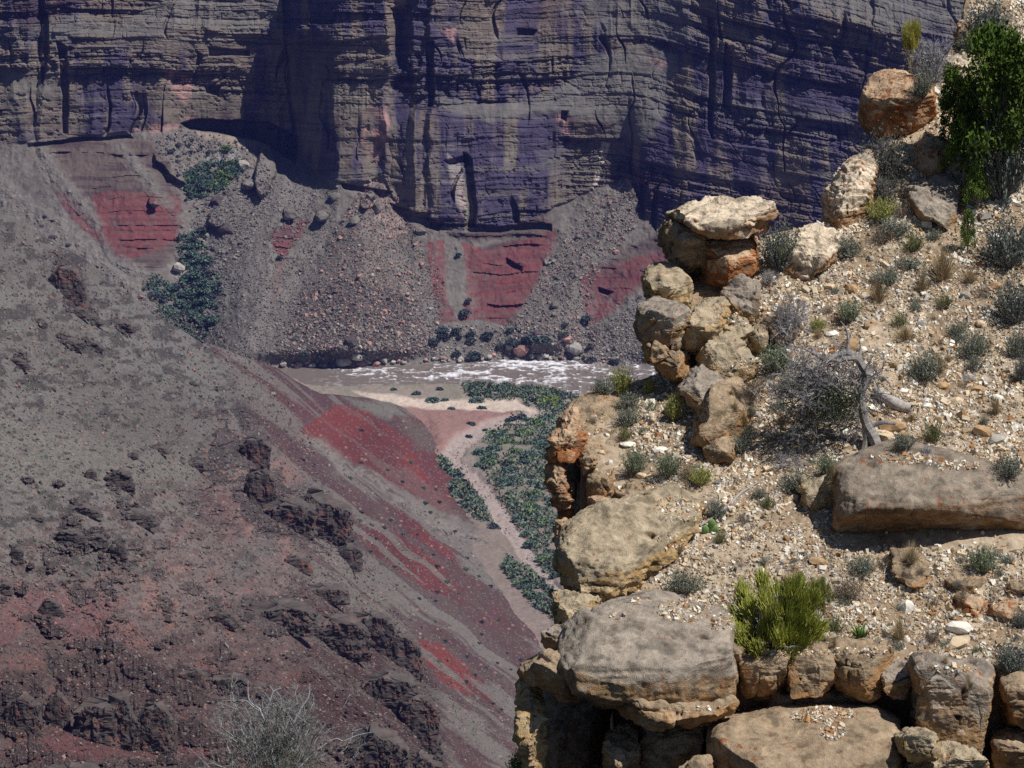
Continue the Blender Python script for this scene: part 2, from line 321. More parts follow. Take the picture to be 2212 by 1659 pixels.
# a few rows below the river edge keep the wall rooted
VF = W(PX, PY, Df)
skirt = VF[0:1].copy(); skirt[..., 2] -= 12; skirt[..., 1] -= 14
VF = np.concatenate([skirt, VF], 0); colF2 = np.concatenate([colF[0:1], colF], 0)
colF2 = colF2 * .68
far = mesh_np('canyon_wall', VF, grid_faces(*VF.shape[:2])[:, ::-1], colF2, m_far); tag(far, kind='structure')
def farD(x, y):
    j = np.clip(((np.asarray(x) - pxs[0]) / STEP).astype(int), 0, len(pxs) - 1)
    pe = np.interp(x, XE, YE); i = np.clip(((pe - y) / (pe + 35) * (nr - 1)).astype(int), 0, nr - 1)
    return Df[i, j]

# ================================================================ VALLEY FLOOR AND RIVER
RISE = .04
def floorD(px, py):
    x, yd, zd = ray(px, py); m = zd / yd; Y = -(560 - RISE * 2420) / (m + RISE)
    return np.minimum(Y, 2600) / yd
fx = np.arange(380, 1500, 1.9); RB = np.interp(fx, [380, 620, 660, 800, 950, 1050, 1200, 1300, 1500], [805, 812, 830, 833, 829, 829, 845, 856, 880])
nrf = 400; vv = np.linspace(0, 1, nrf) ** 1.0
FX, FV = np.meshgrid(fx, vv); RBg = np.interp(FX, fx, RB) + 1.5 * fbm(FX / 12, FX * 0, oct=3, seed=3); FY = RBg + (1500 - RBg) * FV
D0 = floorD(FX, FY); P0 = W(FX, FY, D0); X0, Y0 = P0[..., 0], P0[..., 1]
wfx = FX + 9 * fbm(FX / 30, FY / 20, oct=4, seed=101); wfy = FY + 6 * fbm(FX / 30 + 5, FY / 20, oct=4, seed=102)
CRK = [(1330, 830), (1230, 880), (1180, 897), (1100, 918), (1040, 935), (1000, 955), (975, 985), (985, 1010), (1020, 1040), (1060, 1080), (1090, 1130), (1120, 1170), (1150, 1220), (1180, 1250), (1200, 1290), (1230, 1400)]
dcr = np.abs(sdline(wfx, wfy, CRK)); crw = np.interp(FY, [830, 900, 960, 1100, 1300], [5, 8, 15, 16, 14])
creek = sm(crw * 1.5, crw * .8, dcr)
Z0 = P0[..., 2] + 1.2 * sm(0, .012, FV) - 1.2 * creek + 1.5 * fbm(X0 / 25, Y0 / 40, oct=4, seed=103) + .5 * fbm(X0 / 4, Y0 / 6, oct=3, seed=104)
Z0 = Z0 + 2 * pmask(wfx, wfy, [(930, 905), (1130, 895), (1140, 915), (1030, 930), (980, 960), (940, 985)], 16)
Z0 = np.where(FV < .002, -561.5, Z0)
P0[..., 2] = Z0
sand = pmask(wfx, wfy, [(760, 850), (900, 862), (1000, 868), (1120, 868), (1165, 895), (1080, 897), (900, 885), (800, 868)], 4)
redf = pmask(wfx, wfy, [(880, 880), (1080, 897), (1140, 905), (1050, 930), (970, 960), (960, 1010), (920, 960), (850, 900)], 6)
q1 = fbm(X0 / 12, Y0 / 20, oct=4, seed=105); q2 = fbm(X0 / 2.5, Y0 / 4, oct=3, seed=106)
cf = mix([.20, .185, .15], [.25, .205, .18], sm(-.4, .4, q1)); cf = mix(cf, [.20, .19, .16], sm(.1, .5, q2) * .6)
cf = mix(cf, [.27, .145, .135], redf * .8); cf = mix(cf, [.60, .49, .42], sand * (.75 + .2 * q2))
cf = mix(cf, [.185, .16, .145], .7 * (1 - redf) * (1 - sand) * sm(930, 980, FY) * sm(-.4, .3, q2)); cf = mix(cf, [.33, .265, .25], creek * .95); cf = mix(cf, [.21, .155, .145], sm(1000, 1200, FY) * .5 * (1 - creek))
cf = mix(cf, [.34, .31, .28], .7 * creek * sm(.2, .5, q2))
def floorP(x, y):
    j = int(np.clip((x - 380) / 1.9, 0, len(fx) - 1)); i = int(np.clip((y - RBg[0, j]) / (1500 - RBg[0, j]) * (nrf - 1), 0, nrf - 1)); p = W(x, y, float(floorD(x, y))); p[2] = Z0[i, j]; return Vector([float(q) for q in p])
m_floor = mat_vc('valley_ground', scale=.5, amt=.2, bump=.5, bdist=.6)
fl = mesh_np('valley_floor', P0, grid_faces(*FX.shape), cf, m_floor); tag(fl, kind='structure')
# river: rippled muddy sheet with standing waves and foam
rx_ = np.arange(380, 1640, 1.2); ry_ = np.linspace(764, 905, 190); RX, RY = np.meshgrid(rx_, ry_)
x, yd, zd = ray(RX, RY); Yr = -560.6 / (zd / yd); PR = np.stack([x * Yr / yd, Yr, np.full(RX.shape, -560.6)], -1)
rap = pmask(RX + 20 * fbm(RX / 60, RY / 15, oct=2, seed=7), RY, [(690, 800), (830, 795), (1000, 783), (1100, 775), (1400, 785), (1640, 800), (1640, 900), (1230, 850), (1050, 822), (840, 822)], 9)
wv = fbm(PR[..., 0] / 9, PR[..., 1] / 5.5, oct=4, seed=111, ridged=True); w2 = fbm(PR[..., 0] / 30, PR[..., 1] / 12, oct=3, seed=112)
PR[..., 2] += rap * (1.4 * wv + .5 * w2) + .12 * fbm(PR[..., 0] / 4, PR[..., 1] / 3, oct=3, seed=113)
foam = .9 * sm(.46, .80, wv * .65 + .5 * w2 + .3 * rap + .45 * fbm(PR[..., 0] / 3.5, PR[..., 1] / 1.6, oct=3, seed=114)) * sm(.1, .7, rap) + .25 * sm(.55, .7, wv) * sm(660, 720, RX)
cr = mix([.165, .138, .125], [.80, .80, .86], np.clip(foam, 0, 1))
m_riv = mat_vc('muddy_water', scale=.6, amt=.12, bump=.3, bdist=.3, rough=.35, spec=.4)
rv = mesh_np('river', PR, grid_faces(*RX.shape), cr, m_riv, smooth=True); tag(rv, kind='structure')

# ================================================================ LEFT HILLSIDE
def fd(px, py, extra=0): return (px, py, float(floorD(px, py)) + extra)
CT = [(-60, 380, 1900), (0, 460, 1760), (180, 560, 1850), (350, 690, 1960), (450, 745, 2060), (600, 800, 2260), fd(700, 850, -15), fd(780, 862, -8), fd(880, 885, -6), fd(950, 950, -4), fd(965, 1010, -4), fd(1010, 1080, -4),
      fd(1060, 1150, -4), fd(1120, 1250, -4), fd(1190, 1345, -4), fd(1280, 1450, -10), (0, 700, 1480), (0, 1000, 1240), (0, 1300, 1060), (0, 1659, 890), (300, 750, 1700), (300, 1000, 1330), (300, 1300, 1110), (300, 1659, 930),
      (550, 870, 1960), (480, 1000, 1560), (550, 1150, 1440), (640, 1350, 1220), (600, 1659, 960), (700, 1250, 1400), (760, 1160, 1560), (900, 1450, 1330), (940, 1659, 1160), (850, 1659, 1060), (1040, 1600, 1400), (1130, 1560, 1580),
      (900, 1250, 1780), (1000, 1350, 1720), (800, 1080, 1900), (1200, 1659, 1500), (1300, 1600, 1700), (720, 960, 2080), (850, 960, 2140), (-60, 1700, 850), (1300, 1720, 1550)]
fB = rbf(CT)
OBX = [-60, 0, 60, 120, 180, 260, 350, 420, 500, 600, 640, 700, 760, 850, 930, 1000, 1060, 1300]
OBY = [425, 455, 490, 530, 560, 625, 690, 738, 765, 800, 830, 855, 858, 875, 900, 900, 900, 900]
SB = 1.8
bxs = np.arange(-30, 1300, SB); nb = int(1260 / SB); vb = np.linspace(0, 1, nb)
BX, BV = np.meshgrid(bxs, vb); TOP = np.interp(BX, OBX, OBY) + 5 * fbm(BX / 40, BX * 0 + 3, oct=4, seed=201) - 4
TOP = np.where(BX < 640, TOP, TOP)
BY = TOP + (1690 - TOP) * BV
DB = fB(BX, BY); PB = W(BX, BY, DB)
wbx = BX + 22 * fbm(BX / 80, BY / 80, oct=5, seed=202); wby = BY + 22 * fbm(BX / 80 + 7, BY / 80, oct=5, seed=203)
Xb, Yb, Zb = BX * .22, BY * .22, -BY * .22; AMP = DB / 1300   # noise lattice of even grain over the whole hill
r3 = sdline(wbx, wby, [(470, 800), (500, 870), (560, 960), (650, 1050), (748, 1160), (760, 1250), (880, 1390), (925, 1500), (945, 1720)])
r2 = sdline(wbx, wby, [(590, 880), (700, 980), (850, 1075), (1000, 1140), (1230, 1240)])
offb = 55 * sm(-4, 70, r3 * -1 * -1) * 0
# r>0 : right side of the line in image space (towards the creek)
s3 = np.where(r3 > 0, 1, 0)
side3 = sm(-6, 40, r3) ; side2 = sm(-4, 26, -r2)
offb = 40 * side3 * sm(880, 1000, BY) + 16 * side2 * sm(600, 700, BX)
dark = np.zeros(BX.shape)
for pl, a in (([(500, 865), (545, 850), (575, 960), (570, 1080), (585, 1120), (540, 1130), (520, 1000)], 1), ([(640, 1045), (700, 1040), (748, 1165), (720, 1190), (650, 1165), (600, 1120)], 1), ([(560, 1060), (600, 1060), (640, 1160), (520, 1110)], .8),
              ([(100, 545), (180, 540), (178, 630), (150, 645), (115, 590)], 1), ([(500, 1290), (640, 1300), (640, 1360), (560, 1370), (420, 1330)], .7), ([(640, 1330), (740, 1310), (760, 1400), (700, 1400)], .9), ([(690, 1300), (850, 1280), (880, 1390), (900, 1480), (860, 1500), (840, 1400)], .8),
              ([(0, 1440), (90, 1450), (90, 1580), (20, 1560)], .7), ([(230, 1380), (330, 1430), (365, 1500), (360, 1610), (200, 1600), (140, 1500), (100, 1420)], .8), ([(470, 1450), (560, 1440), (540, 1500)], .7), ([(740, 1400), (900, 1420), (940, 1560), (930, 1680), (760, 1680)], .95),
              ([(90, 1630), (190, 1630), (200, 1690), (80, 1690)], .9), ([(400, 1650), (450, 1630), (480, 1690), (390, 1690)], .8), ([(540, 1500), (620, 1480), (700, 1560), (640, 1600)], .5), ([(330, 1040), (450, 1060), (520, 1150), (480, 1160), (380, 1090)], .6)):
    dark = np.maximum(dark, a * pmask(wbx, wby, pl, 8))
BL = [(155, 665, 30, 12, .5), (195, 680, 28, 14, .8), (265, 705, 26, 10, .8), (150, 740, 34, 12, .55), (200, 745, 24, 9, .55), (45, 780, 20, 14, .8), (196, 1022, 11, 9, 0), (257, 1038, 30, 24, .2), (345, 1118, 0, 0, 0), (160, 1150, 26, 40, -.6), (212, 1165, 22, 22, .4), (180, 1095, 30, 14, .5), (285, 1105, 38, 18, .5), (255, 1190, 18, 26, 0),
      (35, 1195, 14, 22, 0), (70, 1225, 8, 8, 0), (0, 1265, 18, 14, 0), (90, 700, 14, 8, .5), (345, 970, 20, 8, .3), (425, 1000, 18, 12, 0), (290, 985, 14, 7, 0), (100, 1350, 18, 30, -.5), (350, 1190, 0, 0, 0), (60, 1040, 18, 6, .2), (130, 1045, 18, 6, .2), (420, 830, 12, 6, .5)]
bl = np.zeros(BX.shape)
wsx = BX + .35 * (wbx - BX); wsy = BY + .35 * (wby - BY)
for cx, cy, rx, ry, a in BL:
    if rx == 0: continue
    ca, sa = math.cos(a), math.sin(a); q = ((wsx - cx) * ca + (wsy - cy) * sa) / rx; s = (-(wsx - cx) * sa + (wsy - cy) * ca) / ry
    bl = np.maximum(bl, sm(1.15, .7, q * q + s * s + .9 * fbm(BX / 11, BY / 6, oct=4, seed=204)))
def bblocks(h, w, seed):
    s = -Zb / h + .10 * Xb / h + .55 * fbm(Xb / w / 1.5, Zb / h / 2, oct=4, seed=seed); k = np.floor(s); c = Xb / (w * (.6 + .9 * hsh(k, k, 0, seed))) + 7 * hsh(k, k, 1, seed) + .45 * fbm(Xb / w, Zb / h, oct=3, seed=seed + 3); j = np.floor(c)
    e = sm(0, .15, c - j) * sm(0, .15, s - k)
    return hsh(k, j, 2, seed) - .5 + .5 * (1 - e)
rock = np.maximum(dark, bl); slope_r0 = np.maximum(side3, side2 * sm(600, 700, BX))
scr = sm(.0, .35, fbm(Xb / 28, Zb / 16, oct=4, seed=205) + .45 * sm(1150, 1500, BY) - .1)   # broken ground
oz = np.clip(.35 * sm(1020, 1380, BY + .15 * BX) + 1.0 * np.exp(-((r3 + 45) / 75) ** 2) * sm(850, 950, BY) + .5 * sm(1350, 1500, BY), 0, 1)
ocf = fbm(Xb / 13, Zb / 6.5, oct=5, seed=214) + .25 * fbm(Xb / 4, Zb / 3, oct=3, seed=215)
oc = sm(.30, .38, ocf + .36 * oz) * (1 - .9 * side3) * sm(.1, .3, oz)
face = sm(.18, .26, ocf + .36 * oz) * (1 - oc) * (1 - .8 * side3) * sm(.1, .3, oz)
scr = scr * (1 - side3) * sm(-.05, .1, .3 - pmask(BX, BY, [(0, 900), (420, 960), (400, 1090), (0, 1120)], 30))
rock = np.maximum(rock, oc)
rb = np.clip(rock + .55 * scr + .4 * face, 0, 1)
lowl = sm(1180, 1420, BY) * (1 - side3); rb = rb * (1 - .65 * lowl)
flute = vn(Xb / 1.6 + .8 * fbm(Xb / 5, Zb / 9, oct=3, seed=218), Zb / 14, seed=219) + .5 * vn(Xb / .7, Zb / 5, seed=220)
offb = offb + AMP * lowl * rock * 2.6 * flute + AMP * rb * (4.6 * bblocks(6.5, 5.0, 211) + 3.2 * bblocks(2.6, 2.6, 212) + 1.9 * bblocks(1.1, 1.3, 213)) - AMP * (5 * dark + 5 * bl + 4.5 * oc + 2.0 * face)
gul = fbm((BX * .45 - BY * .89) / 45 + .6 * fbm(BX / 50, BY / 50, oct=2, seed=216), (BX * .89 + BY * .45) / 210, oct=3, seed=217, ridged=True)
offb = offb + 7 * fbm(Xb / 45, Zb / 40, oct=4, seed=206) + 5 * gul * (1 - slope_r0) * sm(620, 760, BY) * (1 - .6 * lowl) + rb * 2 * fbm(Xb / 5, Zb / 7, oct=4, seed=207, ridged=True) + AMP * 2.4 * fbm(Xb / 5, Zb / 3.5, oct=5, seed=208)
# rills run down the lower right slope
along = (BX + BY * .0); rill = fbm((BX * .60 - BY * .80 + 10 * fbm(BX / 90, BY / 90, oct=2, seed=210)) / 17, (BX * .80 + BY * .60) / 230, oct=4, seed=209)
slope_r = np.maximum(side3, side2 * sm(600, 700, BX)); offb = offb + 7 * slope_r * rill * sm(0, .05, BV)
st, si, se = cells(Xb / 1.1, Zb / .8, 221); st2, si2, se2 = cells(Xb / 3.4, Zb / 2.4, 222)
offb = offb - AMP * 2.6 * np.clip(.45 - st, 0, 1) * (si > .5) * (1 - .6 * slope_r) - AMP * 4.5 * np.clip(.42 - st2, 0, 1) * (si2 > .84) * (1 - .6 * slope_r) * sm(600, 720, BY)
edge_f = sm(0, .02, BV)
DBf = DB + offb * (.3 + .7 * edge_f)
nearfloor = sm(0, 60, np.minimum(np.abs(DB - floorD(BX, BY)), 60))
DBf = DB + (DBf - DB) * np.where(BX > 620, .15 + .85 * nearfloor, 1)
a1 = fbm(Xb / 30, Zb / 24, oct=5, seed=231); a2 = fbm(Xb / 3.5, Zb / 3, oct=3, seed=232); a3 = fbm(Xb / 70, Zb / 50, oct=3, seed=233)
cb = mix([.180, .163, .152], [.235, .222, .210], sm(-.35, .4, a1 + .4 * a2)); cb = mix(cb, [.085, .078, .075], .9 * sm(.0, .32, fbm(Xb / 5, Zb / 2.6, oct=5, seed=234) + .12 * a1))
cb = mix(cb, [.28, .265, .235], .6 * pmask(wbx, wby, [(0, 890), (260, 970), (420, 1000), (400, 1090), (300, 1060), (0, 1060)], 25))
pkz = np.clip(sm(1080, 1400, BY + .3 * BX) * sm(-.25, .35, a1 + .2) + .8 * sm(900, 1000, BY) * np.exp(-((r3) / 60) ** 2), 0, 1)
cb = mix(cb, [.25, .155, .15], .55 * pkz); cb = mix(cb, [.40, .21, .18], .65 * pkz * sm(.12, .45, fbm(Xb / 9, Zb / 9, oct=4, seed=235)))
for pl, a in (([(0, 1250), (240, 1310), (250, 1390), (60, 1360), (0, 1420)], .6), ([(100, 1580), (460, 1600), (460, 1640), (60, 1640)], .8), ([(430, 1040), (520, 1060), (560, 1100), (500, 1180), (430, 1120)], .5), ([(110, 1260), (280, 1300), (200, 1340)], .6)):
    cb = mix(cb, [.27, .12, .125], a * pmask(wbx, wby, pl, 16))
cb = mix(cb, mix([.072, .060, .060], [.125, .10, .098], sm(-.3, .4, a2 + a1)), np.clip(dark * .85 + bl * .95 + .85 * oc, 0, 1))
cb = mix(cb, mix([.30, .175, .16], [.24, .20, .185], sm(-.2, .3, a2)), .55 * face * sm(-.2, .2, a3 + .4 * a1))
sl_c = mix([.145, .10, .10], [.235, .21, .195], sm(-.06, .10, rill)); sl_c = mix(sl_c, [.12, .062, .068], .85 * (1 - .8 * sm(0, .15, rill)) * sm(-.1, .35, fbm((BX * .58 - BY * .81) / 40, (BX * .81 + BY * .58) / 200, oct=3, seed=236)))
cb = mix(cb, sl_c, slope_r * .95)
RB_ = [([(645, 930), (735, 872), (800, 890), (850, 925), (900, 950), (930, 990), (985, 1060), (1030, 1120), (960, 1105), (870, 1060), (780, 1010), (700, 975)], 'b', 1), ([(820, 885), (930, 905), (955, 960), (960, 1010), (1010, 1080), (1055, 1135), (1000, 1120), (930, 1040), (880, 960)], 'm', .9),
       ([(770, 1150), (840, 1140), (900, 1180), (960, 1230), (1000, 1270), (1010, 1310), (940, 1280), (860, 1230)], 'b', 1), ([(850, 1100), (910, 1130), (960, 1180), (990, 1220), (950, 1200), (880, 1150)], 'b', 1), ([(960, 1200), (1190, 1350), (1190, 1450), (1080, 1390), (960, 1290)], 'm', .7),
       ([(905, 1382), (950, 1392), (1040, 1470), (1085, 1530), (1040, 1520), (960, 1478), (915, 1430)], 'b', 1), ([(1000, 1480), (1120, 1560), (1120, 1640), (1050, 1560)], 'm', .7), ([(560, 830), (700, 870), (660, 930), (620, 920)], 'm', .45), ([(1130, 1240), (1150, 1300), (1200, 1340), (1200, 1260)], 'b', 0), ([(900, 1560), (1000, 1580), (1040, 1680), (930, 1680)], 'm', .45)]
wrx = BX + .5 * (wbx - BX); wry = BY + .5 * (wby - BY)
for q_, (pl, kd, a) in enumerate(RB_):
    if a: cb = mix(cb, mix([.25, .062, .06], [.16, .052, .056], sm(-.3, .4, a1)) if kd == 'b' else mix([.17, .062, .07], [.125, .075, .075], sm(-.3, .3, a1)), a * sm(.3, .75, pmask(wrx, wry, pl, 16) + .25 * fbm(BX / 12, BY / 8, oct=3, seed=237) * 1.) * (1 - (.35 if q_ < 2 else .85) * sm(.10, .28, rill)))
cb = mix(cb, [.16, .135, .12], .8 * pmask(wbx, wby, [(850, 890), (940, 930), (960, 990), (900, 970)], 10))
cb = mix(cb, [.26, .25, .225], .8 * pmask(wrx, wry, [(740, 858), (850, 880), (840, 905), (780, 885)], 6))
cr2 = np.exp(-((r2 + 2) / 11) ** 2) * sm(620, 680, BX) * sm(1200, 1120, BX); cb = mix(cb, [.32, .29, .265], .8 * cr2 * sm(-.5, .2, a2))
pst = (st < .3) & (si > .5); cb = mix(cb, mix([.31, .285, .26], [.13, .11, .11], (si > .75) * 1.), pst * .55)
cb = mix(cb, [.42, .26, .22], ((st2 < .2) & (si2 > .93)) * .8 * (BY > 900))
cb = mix(cb, [.06, .06, .055], ((st2 < .26) & (si2 > .62) & (si2 < .80)) * .75 * (1 - .5 * slope_r))
m_hill = mat_vc('hillside_rock', scale=.45, amt=.25, bump=.8, bdist=.8)
VB = W(BX, BY, DBf)
# behind its crest the hill falls away: rows farther and lower
sk = []
for kk, (dd, dz) in enumerate(((160, -150), (80, -60), (25, -12))):
    r = VB[0].copy(); t = sm(640, 560, bxs); r[:, 1] += dd * (.2 + .8 * t); r[:, 2] += dz * (.1 + .9 * t) - 6 * (1 - t); sk.append(r[None])
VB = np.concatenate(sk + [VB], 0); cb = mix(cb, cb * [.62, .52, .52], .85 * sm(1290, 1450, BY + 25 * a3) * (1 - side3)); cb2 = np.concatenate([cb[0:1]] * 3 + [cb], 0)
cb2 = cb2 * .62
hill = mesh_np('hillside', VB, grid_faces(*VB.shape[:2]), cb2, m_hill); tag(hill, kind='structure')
def hillD(x, y):
    j = np.clip(((np.asarray(x) - bxs[0]) / SB).astype(int), 0, len(bxs) - 1); tp = TOP[0, j]
    i = np.clip(((y - tp) / (1690 - tp) * (nb - 1)).astype(int), 0, nb - 1); return DBf[i, j]

# ================================================================ NEAR OUTCROP: GROUND
rng = np.random.default_rng(7)
def g(y): return 65.0 - (np.asarray(y, float) - 480) * .00978
PXM = TF / 1106            # metres per photograph unit, per metre of distance
CG = [(x, y, float(g(y)) + e) for x, y, e in ((1250, 1000, .9), (1300, 850, 1.0), (1400, 900, .8), (1420, 800, 1.2), (1300, 1090, .6), (1500, 1020, .2), (1500, 1250, 0), (1500, 1420, .1), (1700, 1420, 0), (2250, 1430, 0), (1800, 1100, 0), (2250, 1100, 0), (1700, 850, .1),
      (2000, 700, 0), (2300, 700, 0), (1650, 560, .2), (1750, 480, .3), (1850, 480, 0), (1900, 300, .2), (2000, 150, .2), (2200, 300, -.2), (2250, 0, 0), (1200, 1300, .6), (1600, 700, .4))]
fG = rbf(CG)
LFY = [-80, 50, 130, 170, 200, 330, 400, 480, 500, 520, 600, 700, 760, 800, 850, 880, 900, 1000, 1060, 1110, 1200, 1290, 1350, 1440]
LFX = [2100, 2078, 2040, 1960, 1960, 1900, 1830, 1790, 1690, 1620, 1600, 1590, 1500, 1440, 1300, 1262, 1262, 1262, 1290, 1350, 1330, 1330, 1400, 1500]
GR = 560; GC = 480
gv, gu = np.meshgrid(np.linspace(-80, 1440, GR), np.linspace(0, 1, GC), indexing='ij')
GLX = np.interp(gv, LFY, LFX) + 5 * fbm(gv / 20, gv * 0, oct=3, seed=300)
GX = GLX + (2330 - GLX) * gu; GY = gv
DG0 = fG(GX, GY); PG = W(GX, GY, DG0)
DGr = DG0 - .16 * fbm(PG[..., 0] / 1.3, PG[..., 1] / 1.3, oct=4, seed=301) - .03 * fbm(PG[..., 0] / .12, PG[..., 2] / .12, oct=3, seed=302)
VG = W(GX, GY, DGr)
e1 = fbm(PG[..., 0] / .5, PG[..., 2] / .5, oct=4, seed=303); e2 = fbm(PG[..., 0] / .06, PG[..., 2] / .06, oct=3, seed=304)
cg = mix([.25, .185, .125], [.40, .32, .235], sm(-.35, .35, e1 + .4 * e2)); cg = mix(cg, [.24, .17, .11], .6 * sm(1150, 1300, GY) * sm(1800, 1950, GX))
# the ground wraps down behind the outcrop's rim: a solid mass, not a sheet
left = VG[:, 0:1]; rows = []
for dx, dy, dz in ((-.05, .25, -.5), (.0, .5, -2.5), (.3, .8, -9.0)):
    q = left.copy(); q[..., 0] += dx; q[..., 1] += dy; q[..., 2] += dz; rows.append(q)
VG2 = np.concatenate([rows[2], rows[1], rows[0], VG], 1); cg2 = np.concatenate([np.broadcast_to([.22, .15, .09], (GR, 3, 3)), cg], 1)
bot = VG2[-1:]; rows = []
for dy, dz in ((.1, -.5), (.8, -4.5)):
    q = bot.copy(); q[..., 1] += dy; q[..., 2] += dz; rows.append(q)
VG2 = np.concatenate([VG2] + rows, 0); cg2 = np.concatenate([cg2, np.broadcast_to([.20, .13, .08], (2,) + cg2.shape[1:])], 0)
m_soil = mat_vc('gravelly_soil', scale=9, amt=.3, bump=.6, bdist=.02)
tag(mesh_np('gravel_slope', VG2, grid_faces(*VG2.shape[:2]), cg2, m_soil), kind='structure')
def groundD(x, y):
    i = np.clip(((np.asarray(y, float) + 80) / 1520 * (GR - 1)).round().astype(int), 0, GR - 1); lx = GLX[i, 0]
    j = np.clip(((np.asarray(x, float) - lx) / (2330 - lx) * (GC - 1)).round().astype(int), 0, GC - 1); return DGr[i, j]

# ================================================================ ROCKS OF THE OUTCROP
def mat_rock():
    m = bpy.data.materials.new('sandstone'); m.use_nodes = True; nt = m.node_tree; N, L = nt.nodes, nt.links
    b = N['Principled BSDF']; b.inputs['Roughness'].default_value = .92; b.inputs['Specular IOR Level'].default_value = .15
    at = N.new('ShaderNodeAttribute'); at.attribute_name = 'Col'; tc = N.new('ShaderNodeTexCoord')
    n1 = N.new('ShaderNodeTexNoise'); n1.inputs['Scale'].default_value = 7; n1.inputs['Detail'].default_value = 9; n1.inputs['Roughness'].default_value = .7
    n2 = N.new('ShaderNodeTexVoronoi'); n2.inputs['Scale'].default_value = 22
    n3 = N.new('ShaderNodeTexNoise'); n3.inputs['Scale'].default_value = 60; n3.inputs['Detail'].default_value = 4
    for n in (n1, n2, n3): L.new(tc.outputs['Object'], n.inputs['Vector'])
    mr = N.new('ShaderNodeMapRange'); mr.inputs['From Min'].default_value = .25; mr.inputs['From Max'].default_value = .75; mr.inputs['To Min'].default_value = .60; mr.inputs['To Max'].default_value = 1.35
    L.new(n1.outputs['Fac'], mr.inputs['Value'])
    mr2 = N.new('ShaderNodeMapRange'); mr2.inputs['From Min'].default_value = .3; mr2.inputs['From Max'].default_value = .7; mr2.inputs['To Min'].default_value = .85; mr2.inputs['To Max'].default_value = 1.15
    L.new(n3.outputs['Fac'], mr2.inputs['Value'])
    mu = N.new('ShaderNodeMath'); mu.operation = 'MULTIPLY'; L.new(mr.outputs[0], mu.inputs[0]); L.new(mr2.outputs[0], mu.inputs[1])
    vm = N.new('ShaderNodeVectorMath'); vm.operation = 'SCALE'; L.new(at.outputs['Color'], vm.inputs[0]); L.new(mu.outputs[0], vm.inputs['Scale']); L.new(vm.outputs[0], b.inputs['Base Color'])
    ad = N.new('ShaderNodeMath'); ad.operation = 'ADD'; L.new(n1.outputs['Fac'], ad.inputs[0])
    m3 = N.new('ShaderNodeMath'); m3.operation = 'MULTIPLY'; m3.inputs[1].default_value = .35; L.new(n3.outputs['Fac'], m3.inputs[0]); L.new(m3.outputs[0], ad.inputs[1])
    bp = N.new('ShaderNodeBump'); bp.inputs['Strength'].default_value = .8; bp.inputs['Distance'].default_value = .06; L.new(ad.outputs[0], bp.inputs['Height']); L.new(bp.outputs[0], b.inputs['Normal'])
    return m
m_rock = mat_rock()
PAL = {  # top patina, fresh face, lichen, lichen amount, crust spots
 'grey': ([.31, .265, .22], [.33, .205, .105], [.25, .085, .03], .10), 'warm': ([.33, .25, .17], [.36, .20, .09], [.27, .09, .03], .22),
 'orange': ([.46, .33, .22], [.36, .15, .06], [.29, .085, .025], .55), 'pale': ([.62, .52, .40], [.34, .20, .11], [.30, .10, .03], .30),
 'yellow': ([.39, .32, .225], [.45, .30, .14], [.28, .09, .03], .12), 'lichen': ([.27, .225, .18], [.24, .14, .075], [.25, .07, .02], .30), 'dark': ([.20, .15, .11], [.19, .12, .07], [.30, .11, .04], .15)}
